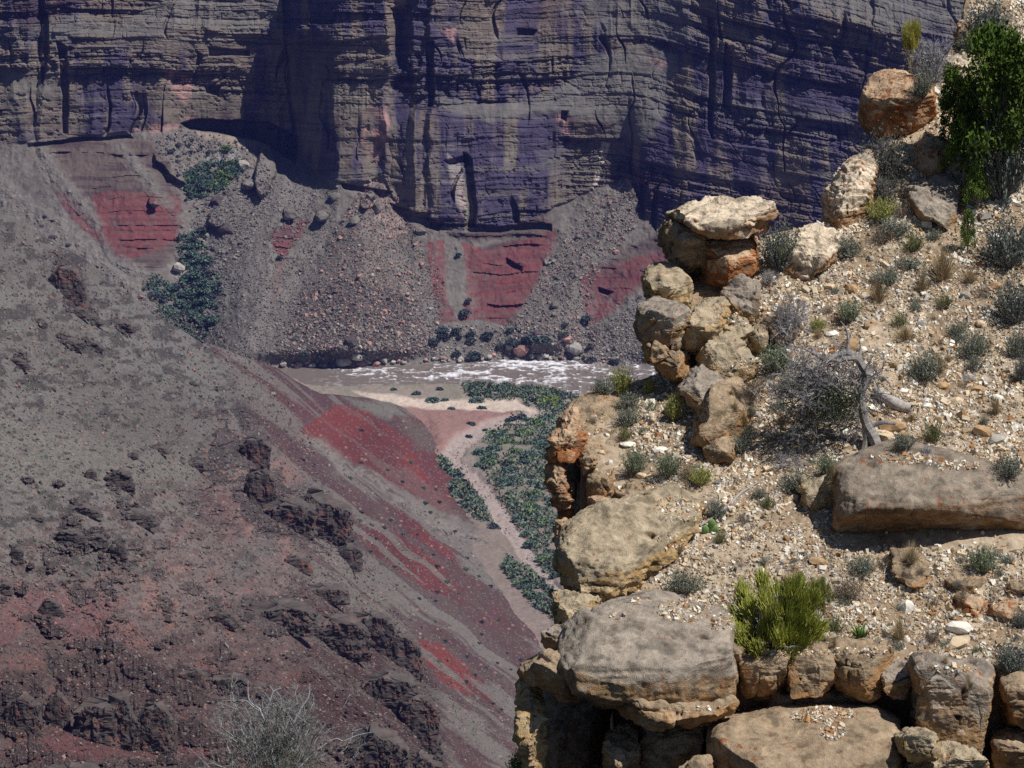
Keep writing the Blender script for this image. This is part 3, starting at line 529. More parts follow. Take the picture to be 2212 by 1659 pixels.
def rock(outline, yb=None, sh=.5, recl=1.0, under=0., bulge=.14, thick=1.6, pal='grey', name='boulder', label='', cat='boulder', group=None, seed=0, off=0., rough=1., strata=0., smooth=.5, crack=1., parent=None, vox=1.0, facets=8, grow=5., joints=3, dome=.12, cuts=16):
    if sh >= .75 and 'ledge' not in name: cuts = min(cuts, 4); facets = min(facets, 3); off -= .10
    P = np.array(outline, float); cg_ = P.mean(0); vv_ = P - cg_; P = cg_ + vv_ * (1 + grow / np.maximum(np.linalg.norm(vv_, axis=1), 12))[:, None]; y0, y1 = P[:, 1].min(), P[:, 1].max(); yb = y1 if yb is None else yb; ys = y0 + (y1 - y0) * sh
    def D(y): return float(g(yb)) + off + np.maximum(ys - y, 0) * .00978 * recl + np.maximum(y - ys, 0) * .0067 * under
    c = P.mean(0); size = min(np.ptp(P[:, 0]), np.ptp(P[:, 1])) * .0067
    pts = [W(P[:, 0], P[:, 1], D(P[:, 1]) + size * .18)]
    for s_, b_ in ((.965, .7), (.89, 1.0), (.6, 1.0 + dome)):
        q = c + (P - c) * s_; pts.append(W(q[:, 0], q[:, 1], D(q[:, 1]) - bulge * size * b_ + size * .18 * (1 - b_)))
    bk = pts[0].copy(); cc = bk.mean(0); bk = cc + (bk - cc) * [.9, 1, .85]; bk[:, 1] += thick * max(size, .25) ; bk[:, 2] -= .27 * thick * max(size, .25); pts.append(bk)
    pts = np.concatenate(pts)
    bm = bmesh.new()
    for p in pts: bm.verts.new(p)
    r_ = bmesh.ops.convex_hull(bm, input=bm.verts); bmesh.ops.delete(bm, geom=[v for v in bm.verts if not v.link_faces], context='VERTS')
    rg = np.random.default_rng(seed); A = np.array([v.co[:] for v in bm.verts]); cA = A.mean(0)
    for _ in range(facets):
        nn = rg.normal(size=3); nn[1] = -abs(nn[1]); nn /= np.linalg.norm(nn); ex = ((A - cA) @ nn).max(); pc = cA + nn * ex * rg.uniform(.80, .96)
        bmesh.ops.bisect_plane(bm, geom=bm.verts[:] + bm.edges[:] + bm.faces[:], plane_co=pc, plane_no=nn, clear_outer=True)
        A = np.array([v.co[:] for v in bm.verts]); bm.free(); bm = bmesh.new()
        for p in A: bm.verts.new(p)
        bmesh.ops.convex_hull(bm, input=bm.verts); bmesh.ops.delete(bm, geom=[v for v in bm.verts if not v.link_faces], context='VERTS')
    me = bpy.data.meshes.new('t'); bm.to_mesh(me); bm.free(); o = bpy.data.objects.new('t', me); scene.collection.objects.link(o)
    ext = max(np.ptp(P[:, 0]), np.ptp(P[:, 1])) * .0067
    md = o.modifiers.new('r', 'REMESH'); md.mode = 'VOXEL'; md.voxel_size = max(.010, ext / 140) * vox
    if smooth: ms = o.modifiers.new('s', 'SMOOTH'); ms.factor = .5; ms.iterations = int(smooth * 2)
    dg = bpy.context.evaluated_depsgraph_get(); oe = o.evaluated_get(dg); mm = oe.to_mesh(); nv = len(mm.vertices)
    co = np.empty(nv * 3, np.float32); mm.vertices.foreach_get('co', co); co = co.reshape(-1, 3).astype(float); no = np.empty(nv * 3, np.float32); mm.vertices.foreach_get('normal', no); no = no.reshape(-1, 3).astype(float)
    nl = len(mm.loops); vi = np.empty(nl, np.int32); mm.loops.foreach_get('vertex_index', vi); fs = vi.reshape(-1, 4) if nl == 4 * len(mm.polygons) else None
    if fs is None: fs = np.array([list(p.vertices)[:4] for p in mm.polygons if len(p.vertices) == 4])
    oe.to_mesh_clear(); bpy.data.objects.remove(o)
    cen = co.mean(0); q0 = co - cen
    for q in range(cuts):
        nn = rg.normal(size=3)
        if q % 3 == 0: nn *= [.35, .35, 1.]
        elif q % 3 == 1: nn *= [1., .9, .25]
        nn[1] = -abs(nn[1]); nn /= np.linalg.norm(nn); pr = q0 @ nn; kq = pr.max() * rg.uniform(.70, .93); m_ = pr > kq; q0[m_] -= np.outer((pr[m_] - kq) * .9, nn)
    co = cen + q0
    x, y, z = co[:, 0] + seed * 3.1, co[:, 1], co[:, 2]; S = max(size, .15)
    cr_ = fbm(x / (S * .7), y / (S * .7), z / (S * .55), oct=3, seed=seed, ridged=True)
    h = .06 * S * fbm(x / (S * .6), y / (S * .6), z / (S * .45), oct=3, seed=seed + 1) + rough * .030 * fbm(x / .16, y / .16, z / .10, oct=5, seed=seed + 2) + rough * .022 * fbm(x / .6, y / .6, z / .045, oct=3, seed=seed + 13) + rough * .018 * fbm(x / .05, y / .05, z / .04, oct=2, seed=seed + 3)
    fc = fbm(x / (S * .45) + 4, y / (S * .45), z / (S * .5), oct=2, seed=seed + 11, ridged=True); h = h + rough * .06 * S * np.minimum(fc, .25)
    h = h - crack * .075 * sm(.86, .95, cr_)
    for q in range(joints):
        nn = rg.normal(size=3) * ([.25, .25, 1.] if q % 2 == 0 else [1., .4, .15]); nn /= np.linalg.norm(nn); pj = co[rg.integers(len(co))]
        dd = (co - pj) @ nn + .06 * S * fbm(x / (S * .5), y / (S * .5), z / (S * .5), oct=3, seed=seed + 20 + q)
        mk_ = sm(-.15, .2, fbm(x / (S * .5) + 3, y / (S * .5), z / (S * .5), oct=2, seed=seed + 30 + q))
        h = h - mk_ * crack * .055 * np.exp(-(dd / .012) ** 2) + crack * mk_ * .03 * np.tanh(dd / .03)
    if strata:
        zz = z + .08 * fbm(x / .5, y / .5, oct=2, seed=seed); lay = fbm(zz / .11, x / 1.5, oct=3, seed=seed + 4); h = h + strata * .06 * lay + strata * -.05 * sm(.35, .5, np.abs(fbm(zz / .3, x / 3, oct=1, seed=seed + 6)))
    co2 = co + no * h[:, None]; co2[:, 1] += .0
    top, fresh, lic, la = PAL[pal]
    k1 = fbm(x / .35, y / .35, z / .3, oct=4, seed=seed + 7); k2 = fbm(x / .07, y / .07, z / .07, oct=3, seed=seed + 8); k3 = fbm(x / .6, y / .6, z / .15, oct=3, seed=seed + 9)
    t = sm(.55, -.1, no[:, 2] + .35 * k1 + .15 * k3); cc = mix(top, fresh, t)
    cc = mix(cc, np.array(top) * .62, .7 * sm(.1, .5, k3)); cc = mix(cc, np.array(top) * 1.35, .5 * sm(.15, .5, -k1))
    k4 = fbm(x / .035, y / .035, z / .035, oct=2, seed=seed + 10)
    cc = mix(cc, lic, sm(.34 - la * .35, .44 - la * .35, k1 * .35 + k2 * .45 + k4 * .35) * .85)
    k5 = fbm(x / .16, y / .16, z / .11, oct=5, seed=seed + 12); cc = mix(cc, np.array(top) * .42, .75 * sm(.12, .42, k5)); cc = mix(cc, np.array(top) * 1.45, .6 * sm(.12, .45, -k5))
    cc = mix(cc, np.array(fresh) * .35, .6 * sm(.78, .9, cr_) * crack)
    me2 = mesh_np(name, co2, fs, np.clip(cc, 0, 1), m_rock, smooth=True, parent=parent)
    if label: tag(me2, label, cat, group)
    return me2
RK = [
 # the stack at the left: (outline, keyword args)
 ([(1447, 457), (1479, 445), (1520, 438), (1554, 427), (1607, 421), (1645, 422), (1671, 433), (1676, 455), (1671, 483), (1640, 506), (1567, 503), (1487, 493), (1446, 476)], dict(grow=8, pal='pale', sh=.75, recl=.9, yb=640, label='pale lichen-spotted cap slab on top of the tall rock stack', strata=1)),
 ([(1441, 478), (1487, 490), (1535, 497), (1540, 530), (1530, 580), (1490, 585), (1462, 566), (1447, 545), (1440, 505)], dict(grow=8, pal='grey', sh=.35, under=1.5, yb=640, off=-.15, label='dark overhanging grey block right under the pale cap slab', strata=.6)),
 ([(1524, 503), (1580, 500), (1640, 506), (1644, 560), (1610, 590), (1580, 600), (1576, 636), (1530, 642), (1516, 590)], dict(grow=8, pal='orange', sh=.5, yb=650, label='orange-stained squat block under the right half of the cap slab')),
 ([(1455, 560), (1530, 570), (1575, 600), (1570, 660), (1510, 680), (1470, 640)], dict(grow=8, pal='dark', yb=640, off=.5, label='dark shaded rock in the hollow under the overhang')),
 ([(1425, 650), (1560, 600), (1640, 630), (1645, 800), (1560, 890), (1500, 840), (1425, 760)], dict(grow=8, pal='warm', yb=760, off=.55, label='dark inner rock showing in the gaps of the tall rock stack')),
 ([(1400, 611), (1404, 595), (1415, 583), (1434, 577), (1455, 579), (1478, 600), (1499, 640), (1482, 665), (1460, 668), (1426, 652), (1410, 633)], dict(grow=8, pal='yellow', sh=.5, under=.6, bulge=.3, yb=700, label='egg-shaped boulder with an orange underside left of the stack')),
 ([(1388, 690), (1394, 667), (1420, 650), (1460, 662), (1490, 675), (1494, 705), (1484, 753), (1474, 762), (1426, 742), (1402, 726), (1388, 708)], dict(grow=8, pal='grey', sh=.45, yb=800, label='big grey-topped block below the egg-shaped boulder')),
 ([(1396, 739), (1429, 745), (1430, 780), (1402, 782)], dict(grow=8, pal='warm', yb=810, smooth=2, off=.1, label='small squared brown block at the outer corner under the grey-topped block')),
 ([(1428, 742), (1479, 762), (1486, 815), (1460, 808), (1433, 788)], dict(grow=8, pal='warm', yb=815, smooth=2, label='brown squared block standing right above the shaded ledge end')),
 ([(1492, 705), (1506, 667), (1530, 645), (1562, 645), (1573, 656), (1567, 680), (1548, 713), (1526, 736), (1522, 771), (1500, 779), (1482, 758)], dict(grow=8, pal='yellow', yb=810, sh=.6, rough=1.4, label='tall rough yellowish rock in the middle of the stack')),
 ([(1565, 632), (1580, 611), (1602, 602), (1634, 617), (1646, 638), (1649, 680), (1639, 700), (1623, 709), (1591, 690), (1570, 661)], dict(grow=8, pal='grey', yb=720, sh=.5, smooth=3, label='grey faceted block at the right edge of the stack')),
 ([(1554, 696), (1575, 686), (1600, 700), (1622, 718), (1628, 744), (1594, 740), (1570, 722)], dict(grow=8, pal='yellow', yb=760, label='low broken rock wedged below the grey faceted block')),
 ([(1623, 706), (1647, 703), (1651, 750), (1636, 764), (1626, 748)], dict(grow=8, pal='yellow', yb=765, label='small upright rock beside the shaded gap')),
 ([(1522, 736), (1546, 716), (1567, 719), (1594, 742), (1620, 766), (1644, 777), (1646, 812), (1599, 827), (1567, 829), (1530, 800), (1520, 771)], dict(grow=8, pal='yellow', yb=850, sh=.55, label='long rough tan block sloping down at the foot of the stack', rough=1.3)),
 ([(1476, 837), (1499, 803), (1514, 794), (1545, 812), (1570, 834), (1540, 867), (1530, 897), (1512, 908), (1489, 875), (1476, 853)], dict(grow=8, pal='grey', yb=910, sh=.55, bulge=.25, label='smooth grey boulder overhanging the dark pit')),
 ([(1529, 866), (1560, 838), (1595, 822), (1622, 850), (1628, 890), (1606, 935), (1572, 945), (1570, 973), (1535, 992), (1512, 996), (1500, 962), (1514, 905)], dict(grow=8, pal='warm', yb=1000, sh=.6, label='tall ochre rock at the right side of the dark pit')),
 ([(1530, 960), (1560, 948), (1592, 955), (1590, 985), (1550, 1000), (1522, 1000)], dict(grow=8, pal='warm', yb=1005, label='brown wedge rock at the foot of the tall ochre rock')),
 # the terrace
 ([(1238, 876), (1290, 852), (1340, 858), (1400, 900), (1400, 1010), (1370, 1050), (1300, 1070), (1275, 1030), (1245, 980), (1215, 940), (1212, 905)], dict(pal='warm', yb=1040, sh=.97, recl=1.0, thick=.8, off=.65, bulge=.05, crack=.6, smooth=3, facets=0, cuts=0, label='broad flat pinkish ledge carrying the terrace bushes', cat='rock ledge', name='rock_ledge')),
 ([(1240, 876), (1212, 903), (1194, 943), (1187, 981), (1204, 1004), (1262, 990), (1262, 930), (1255, 890)], dict(pal='orange', yb=1040, sh=.6, thick=1.2, off=.35, facets=3, label='orange-brown upper rim rock of the terrace', rough=1.5, strata=.6)),
 ([(1187, 975), (1212, 985), (1218, 1040), (1236, 1134), (1224, 1142), (1207, 1092), (1194, 1040)], dict(pal='orange', yb=1040, sh=.3, thick=1.5, off=.4, facets=2, label='thin sheer flake of rock dropping below the terrace rim, left of the black hollow', rough=1.5)),
 ([(1262, 960), (1285, 990), (1284, 1040), (1262, 1010)], dict(pal='warm', yb=1040, off=.3, label='narrow tan rib of rock above the black hollow')),
 ([(1276, 1030), (1320, 1020), (1332, 1060), (1328, 1085), (1280, 1078)], dict(pal='warm', yb=1085, smooth=2, off=.4, label='squared pinkish block beside the black hollow', cat='rock block')),
 ([(1275, 1078), (1320, 1075), (1350, 1085), (1345, 1110), (1278, 1118)], dict(pal='orange', yb=1110, smooth=2, off=.35, label='low rusty block under the squared pinkish block', cat='rock block')),
 ([(1325, 1055), (1368, 1040), (1400, 1050), (1372, 1085), (1340, 1095)], dict(pal='warm', yb=1095, smooth=2, off=.3, label='broken pinkish slab end at the corner of the terrace')),
 ([(1200, 1127), (1222, 1124), (1226, 1150), (1220, 1175), (1202, 1168)], dict(pal='orange', yb=1180, label='little rusty rock sticking out left of the big rounded slab')),
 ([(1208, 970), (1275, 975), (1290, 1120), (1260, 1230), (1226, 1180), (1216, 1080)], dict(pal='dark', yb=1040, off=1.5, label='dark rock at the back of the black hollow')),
 ([(1230, 1140), (1262, 1118), (1346, 1095), (1368, 1068), (1454, 1052), (1520, 1080), (1500, 1150), (1442, 1207), (1405, 1240), (1330, 1268), (1230, 1262), (1199, 1222), (1222, 1186)], dict(pal='yellow', yb=1275, sh=.82, recl=1.0, bulge=.10, off=.05, facets=2, cuts=5, label='big rounded slab with a yellow scalloped lower lip', crack=1.2, strata=.3)),
 ([(1199, 1225), (1225, 1235), (1320, 1258), (1400, 1240), (1380, 1270), (1330, 1290), (1235, 1294), (1212, 1262)], dict(pal='yellow', yb=1290, sh=.3, off=.0, label='yellow scalloped bed below the big rounded slab', rough=2)),
 ([(1192, 1278), (1230, 1285), (1330, 1285), (1320, 1312), (1240, 1345), (1218, 1362), (1196, 1350), (1200, 1310)], dict(pal='yellow', yb=1350, sh=.4, off=.1, label='knobbly yellow rock filling the notch between the two slabs', rough=1.6)),
 ([(1183, 1375), (1195, 1358), (1222, 1360), (1226, 1400), (1205, 1410), (1184, 1402)], dict(pal='grey', yb=1420, label='small grey rounded block perched at the cliff edge', bulge=.25)),
 # the great dome and what is under it
 ([(1222, 1352), (1260, 1330), (1315, 1304), (1415, 1284), (1560, 1320), (1600, 1390), (1620, 1440), (1640, 1490), (1585, 1512), (1540, 1519), (1430, 1518), (1357, 1522), (1295, 1516), (1236, 1500), (1218, 1443), (1216, 1380)], dict(pal='grey', yb=1530, sh=.66, recl=.95, bulge=.12, facets=1, cuts=3, joints=2, label='huge smooth grey domed slab with a vertical crack', rough=.7, crack=.8, thick=1.0)),
 ([(1126, 1456), (1140, 1438), (1180, 1418), (1224, 1402), (1240, 1450), (1240, 1524), (1200, 1500), (1150, 1478), (1130, 1472)], dict(pal='warm', yb=1560, sh=.6, recl=.8, under=.5, off=.25, label='smooth lip of rock jutting out over the cave')),
 ([(1128, 1470), (1160, 1474), (1172, 1530), (1182, 1600), (1180, 1720), (1130, 1720), (1124, 1600)], dict(pal='yellow', yb=1560, sh=.1, off=.35, label='knobbly sunlit pillar at the outer side of the cave', rough=1.8, thick=2.5)),
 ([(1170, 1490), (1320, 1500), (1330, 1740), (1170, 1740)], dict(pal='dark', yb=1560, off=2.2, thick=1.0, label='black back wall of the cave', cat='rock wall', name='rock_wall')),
 ([(1293, 1519), (1400, 1522), (1500, 1520), (1588, 1512), (1598, 1530), (1592, 1545), (1543, 1570), (1430, 1566), (1360, 1560), (1300, 1545)], dict(pal='warm', yb=1575, sh=.2, bulge=.2, off=.12, label='thin brown bed directly beneath the domed slab', cat='rock ledge', name='rock_ledge')),
 ([(1308, 1592), (1335, 1574), (1380, 1576), (1384, 1640), (1372, 1720), (1320, 1720), (1312, 1650)], dict(pal='warm', yb=1590, off=.45, rough=1.6, label='broken brown block at the right side of the cave mouth')),
 ([(1378, 1574), (1450, 1570), (1530, 1573), (1536, 1605), (1510, 1640), (1470, 1720), (1384, 1720)], dict(pal='warm', yb=1590, off=.35, smooth=3, label='wide brown block under the thin bed, left of the bench')),
 ([(1536, 1600), (1535, 1576), (1560, 1560), (1681, 1526), (1790, 1516), (1890, 1526), (1942, 1560), (1950, 1621), (1920, 1760), (1560, 1760), (1530, 1680)], dict(pal='warm', yb=1700, sh=.7, recl=1.0, off=.6, bulge=.07, rough=.7, crack=.7, thick=1.0, facets=1, cuts=2, label='wide smooth brown bench sloping toward the viewer at the bottom', cat='rock ledge', name='rock_ledge')),
 ([(1530, 1640), (1500, 1640), (1460, 1680), (1440, 1740), (1560, 1740)], dict(pal='warm', yb=1640, off=.1, label='brown rock hugging the left foot of the bench')),
 ([(1519, 1408), (1550, 1385), (1588, 1385), (1612, 1400), (1614, 1442), (1580, 1462), (1550, 1456), (1528, 1432)], dict(grow=10, pal='warm', yb=1470, sh=.4, off=-.05, label='knobby ochre block left end of the block row')),
 ([(1610, 1432), (1650, 1404), (1700, 1406), (1714, 1430), (1712, 1498), (1660, 1510), (1620, 1490)], dict(grow=8, pal='warm', yb=1510, sh=.45, label='ochre block below the green bush in the block row', smooth=3)),
 ([(1703, 1432), (1712, 1402), (1745, 1394), (1799, 1408), (1802, 1465), (1772, 1500), (1714, 1500)], dict(grow=8, pal='warm', yb=1510, sh=.45, smooth=3, label='squared tan block right of the ochre block in the row')),
 ([(1803, 1410), (1822, 1399), (1880, 1402), (1924, 1414), (1926, 1440), (1908, 1498), (1862, 1514), (1808, 1484)], dict(grow=8, pal='warm', yb=1515, sh=.45, smooth=3, label='broad tan block with small dark pits on its face')),
 ([(1912, 1440), (1940, 1428), (1964, 1422), (1966, 1470), (1952, 1505), (1916, 1492)], dict(grow=8, pal='grey', yb=1510, smooth=3, label='narrow tan block leaning at the right end of the row')),
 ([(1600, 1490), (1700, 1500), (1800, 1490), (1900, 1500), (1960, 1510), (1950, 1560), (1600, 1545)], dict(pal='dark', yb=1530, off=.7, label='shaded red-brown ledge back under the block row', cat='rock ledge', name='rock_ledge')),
 ([(1966, 1440), (1985, 1426), (2032, 1428), (2100, 1438), (2140, 1450), (2143, 1530), (2130, 1600), (2112, 1640), (2040, 1620), (1995, 1588), (1962, 1580), (1968, 1500)], dict(grow=8, pal='grey', yb=1580, sh=.25, recl=.9, label='massive grey-tan block right of the bench', smooth=3, crack=1.3)),
 ([(1938, 1592), (1958, 1580), (2000, 1584), (2028, 1597), (2024, 1640), (1965, 1646), (1944, 1618)], dict(pal='yellow', yb=1640, label='loaf-shaped block lying at the right end of the bench')),
 ([(1960, 1625), (2010, 1630), (2060, 1610), (2130, 1640), (2142, 1740), (1960, 1740)], dict(pal='yellow', yb=1650, off=.1, rough=1.8, label='rubbly broken rock under the massive block')),
 ([(2146, 1455), (2200, 1452), (2330, 1460), (2330, 1570), (2200, 1565), (2150, 1555)], dict(pal='warm', yb=1560, sh=.1, off=.45, smooth=2, label='shaded brown upper block at the right edge of the cliff')),
 ([(2150, 1575), (2330, 1575), (2330, 1760), (2155, 1760)], dict(pal='warm', yb=1575, sh=.1, off=.55, smooth=2, label='shaded brown lower block at the right bottom corner')),
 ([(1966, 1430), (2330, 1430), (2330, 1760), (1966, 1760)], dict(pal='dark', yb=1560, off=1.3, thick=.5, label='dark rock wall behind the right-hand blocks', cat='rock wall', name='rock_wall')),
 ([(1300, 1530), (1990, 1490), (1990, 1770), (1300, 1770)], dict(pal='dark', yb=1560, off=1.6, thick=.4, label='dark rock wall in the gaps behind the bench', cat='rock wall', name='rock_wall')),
 # the great lichen boulder
 ([(1811, 1012), (1859, 984), (1909, 970), (1976, 968), (2060, 985), (2137, 1001), (2212, 1030), (2330, 1050), (2340, 1180), (2212, 1186), (2062, 1186), (1942, 1178), (1828, 1167), (1812, 1130), (1811, 1060)], dict(pal='lichen', yb=1215, sh=.62, recl=.85, under=2.0, joints=2, facets=1, dome=.05, cuts=4, bulge=.10, thick=1.1, label='huge flat-topped grey boulder spotted with rust-coloured lichen', smooth=4, rough=.8)),
 ([(1742, 1040), (1790, 1028), (1812, 1060), (1812, 1118), (1768, 1130), (1742, 1090)], dict(pal='yellow', yb=1135, label='cracked yellowish block just left of the huge lichen boulder')),
 # upper right
 ([(1866, 220), (1874, 182), (1894, 156), (1942, 141), (2000, 165), (2022, 190), (2028, 226), (2006, 264), (1998, 290), (1950, 300), (1907, 283), (1884, 262)], dict(pal='orange', yb=340, sh=.5, under=.8, label='big rusty overhanging boulder below the tall yellow-green bush')),
 ([(1992, 308), (2012, 286), (2051, 312), (2046, 364), (2013, 384), (1988, 390), (1974, 361)], dict(pal='orange', yb=395, label='rusty rounded boulder tucked under the juniper')),
 ([(1789, 470), (1794, 422), (1812, 390), (1834, 348), (1878, 333), (1890, 364), (1872, 428), (1880, 460), (1840, 480), (1798, 490)], dict(pal='pale', yb=490, sh=.8, recl=.6, rough=1.6, label='pale lumpy rock on the skyline left of the dark bushes')),
 ([(1955, 412), (1975, 394), (2058, 370), (2078, 420), (2074, 470), (2067, 496), (2046, 500), (2000, 470), (1990, 448)], dict(pal='grey', yb=505, sh=.85, off=.05, label='flat grey slab with a rusty left face beside the small juniper')),
 ([(2075, 46), (2108, 52), (2112, 80), (2096, 104), (2074, 108)], dict(pal='orange', yb=110, label='small rusty block high at the top right rim')),
 ([(2040, 128), (2080, 112), (2120, 130), (2110, 170), (2050, 165)], dict(pal='pale', yb=170, off=.1, label='pale rubble rock below the rusty rim block')),
 ([(1704, 540), (1738, 492), (1775, 488), (1806, 505), (1800, 560), (1756, 592), (1712, 600)], dict(pal='pale', yb=610, sh=.8, rough=1.6, off=.1, label='pale orange rough outcrop right of the dark stack bush')),
 ([(1650, 700), (1700, 690), (1740, 706), (1736, 745), (1690, 760), (1655, 748)], dict(pal='dark', yb=765, under=1, label='shadowed overhanging rock under the bleached dead shrub')),
 ([(1927, 1190), (1962, 1192), (2022, 1246), (1998, 1262), (1958, 1264), (1936, 1240)], dict(pal='warm', yb=1268, sh=.8, label='tilted tan slab lying under the huge lichen boulder')),
 ([(2040, 1252), (2080, 1244), (2142, 1262), (2146, 1282), (2094, 1292), (2050, 1288)], dict(pal='warm', yb=1295, label='long low brown rock below the huge lichen boulder')),
 ([(2074, 1292), (2130, 1288), (2138, 1330), (2120, 1350), (2090, 1342)], dict(pal='orange', yb=1350, smooth=2, label='reddish block left of the right-edge rusty rock')),
 ([(2136, 1303), (2180, 1296), (2206, 1320), (2190, 1352), (2160, 1364), (2140, 1340)], dict(pal='orange', yb=1364, smooth=2, label='rusty cube-like rock near the right edge')),
 ([(2150, 1262), (2212, 1255), (2300, 1262), (2300, 1290), (2160, 1290)], dict(pal='warm', yb=1295, label='brown rock slab cut by the right edge')),
 ([(1386, 870 + 38), (1398, 902), (1416, 903), (1424, 914), (1405, 917), (1388, 918)], dict(pal='pale', yb=920, smooth=2, off=.7, label='pale angular boulder lying on the terrace', vox=1.5)),
]
for i, (ol, kw) in enumerate(RK):
    rock(ol, seed=400 + i * 13, **kw)

bpy.context.view_layer.update(); DGR = bpy.context.evaluated_depsgraph_get()
def hit(x, y):
    """first rock or ground surface seen at a photograph position"""
    a, b, c = ray(x, y); d = Vector((float(a), float(b), float(c))).normalized(); ok, loc, no, *_ = scene.ray_cast(DGR, d * 20, d)
    return (loc, no) if ok and loc.length < 90 else (None, None)

# ================================================================ GRAVEL
def quat_rot(n):
    q = rng.normal(size=(n, 4)); q /= np.linalg.norm(q, axis=1)[:, None]; w, x, y, z = q.T
    return np.stack([np.stack([1 - 2 * (y * y + z * z), 2 * (x * y - w * z), 2 * (x * z + w * y)], -1), np.stack([2 * (x * y + w * z), 1 - 2 * (x * x + z * z), 2 * (y * z - w * x)], -1), np.stack([2 * (x * z - w * y), 2 * (y * z + w * x), 1 - 2 * (x * x + y * y)], -1)], -2)
CUBE = np.array([[-1, -1, -1], [1, -1, -1], [1, 1, -1], [-1, 1, -1], [-1, -1, 1], [1, -1, 1], [1, 1, 1], [-1, 1, 1]], float)
CF = np.array([[0, 3, 2, 1], [4, 5, 6, 7], [0, 1, 5, 4], [1, 2, 6, 5], [2, 3, 7, 6], [3, 0, 4, 7]])
def stones_mesh(name, pos, size, col, mat, flat=.6):
    n = len(pos); V_ = CUBE[None] * rng.uniform(.45, 1.0, (n, 8, 1)) * (.75 + .5 * rng.random((n, 1, 3))); V_[..., 2] *= flat
    V_ = np.einsum('nij,nkj->nki', quat_rot(n), V_) * size[:, None, None] * .6 + pos[:, None]
    F = (CF[None] + 8 * np.arange(n)[:, None, None]).reshape(-1, 4)
    return mesh_np(name, V_.reshape(-1, 3), F, np.repeat(col, 8, 0), mat)
m_stone = mat_vc('loose_stone', scale=40, amt=.2, bump=.3, bdist=.01)
NS = 98000
sx = rng.uniform(1262, 2260, NS * 2); sy = rng.uniform(-40, 1432, NS * 2)
keep = sx > np.interp(sy, LFY, LFX) + 6
dens = np.clip(.62 + .95 * fbm(sx / 45, sy / 35, oct=4, seed=500), .12, 1)
bare = [[(1275, 870), (1330, 860), (1370, 940), (1360, 1050), (1300, 1040), (1270, 960)], [(1240, 1130), (1440, 1060), (1500, 1090), (1470, 1200), (1380, 1260), (1240, 1230)], [(1230, 1340), (1420, 1270), (1520, 1330), (1570, 1420), (1230, 1430)], [(1860, 985), (1980, 972), (2090, 1000), (2212, 1050), (2260, 1190), (1815, 1180), (1815, 1020)]]
for b_ in bare: dens = dens * (1 - .985 * pmask(sx, sy, b_, 8))
keep &= rng.random(NS * 2) < dens; sx, sy = sx[keep][:NS], sy[keep][:NS]
sd = groundD(sx, sy); sp = W(sx, sy, sd)
sz = np.clip(rng.lognormal(math.log(.029), .46, len(sx)), .012, .12) * np.where(sx > 1900, 1.12, 1) * (1 + .55 * np.clip(fbm(sx / 40 + 9, sy / 30, oct=3, seed=501), -.6, 1))
csel = rng.random(len(sx)); base = np.array([[.70, .58, .43], [.84, .80, .72], [.48, .35, .22], [.42, .22, .10], [.32, .29, .26], [.56, .47, .36]])
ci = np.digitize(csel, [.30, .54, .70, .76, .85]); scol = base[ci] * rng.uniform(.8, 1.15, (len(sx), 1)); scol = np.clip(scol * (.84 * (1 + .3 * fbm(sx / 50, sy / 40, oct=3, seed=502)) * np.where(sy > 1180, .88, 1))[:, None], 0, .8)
xp, yp = [], []
for (cx, cy, rx, ry, n) in ((1780, 1545, 75, 18, 260), (1800, 1580, 30, 20, 90), (1370, 1300, 14, 10, 24), (1330, 1330, 22, 8, 22), (1480, 1320, 60, 26, 260), (1560, 1345, 30, 20, 90), (1330, 980, 60, 50, 90), (1290, 915, 26, 26, 50), (1470, 1100, 60, 30, 200), (1460, 1170, 40, 20, 90), (1950, 990, 70, 12, 160), (2060, 1005, 60, 10, 120), (1700, 1410, 60, 8, 60), (1850, 1408, 90, 8, 120), (2060, 1445, 50, 10, 90), (1600, 690, 30, 14, 70), (1620, 790, 40, 26, 120), (1395, 900, 60, 60, 160), (1560, 1530, 60, 6, 20)):
    a = rng.uniform(0, 6.283, n); q = np.sqrt(rng.random(n)) ; xp += list(cx + rx * q * np.cos(a)); yp += list(cy + ry * q * np.sin(a))
hp = [h for h, no in (hit(a, b) for a, b in zip(xp, yp)) if h is not None and no.z > .2]
hp = np.array([list(h) for h in hp]); ci2 = rng.integers(0, 6, len(hp)); sp = np.concatenate([sp, hp]); sz = np.concatenate([sz, np.clip(rng.lognormal(math.log(.027), .45, len(hp)), .012, .09)]); scol = np.concatenate([scol, base[ci2] * rng.uniform(.8, 1.1, (len(hp), 1))])
tag(stones_mesh('gravel', sp, sz, scol, m_stone), kind='stuff')

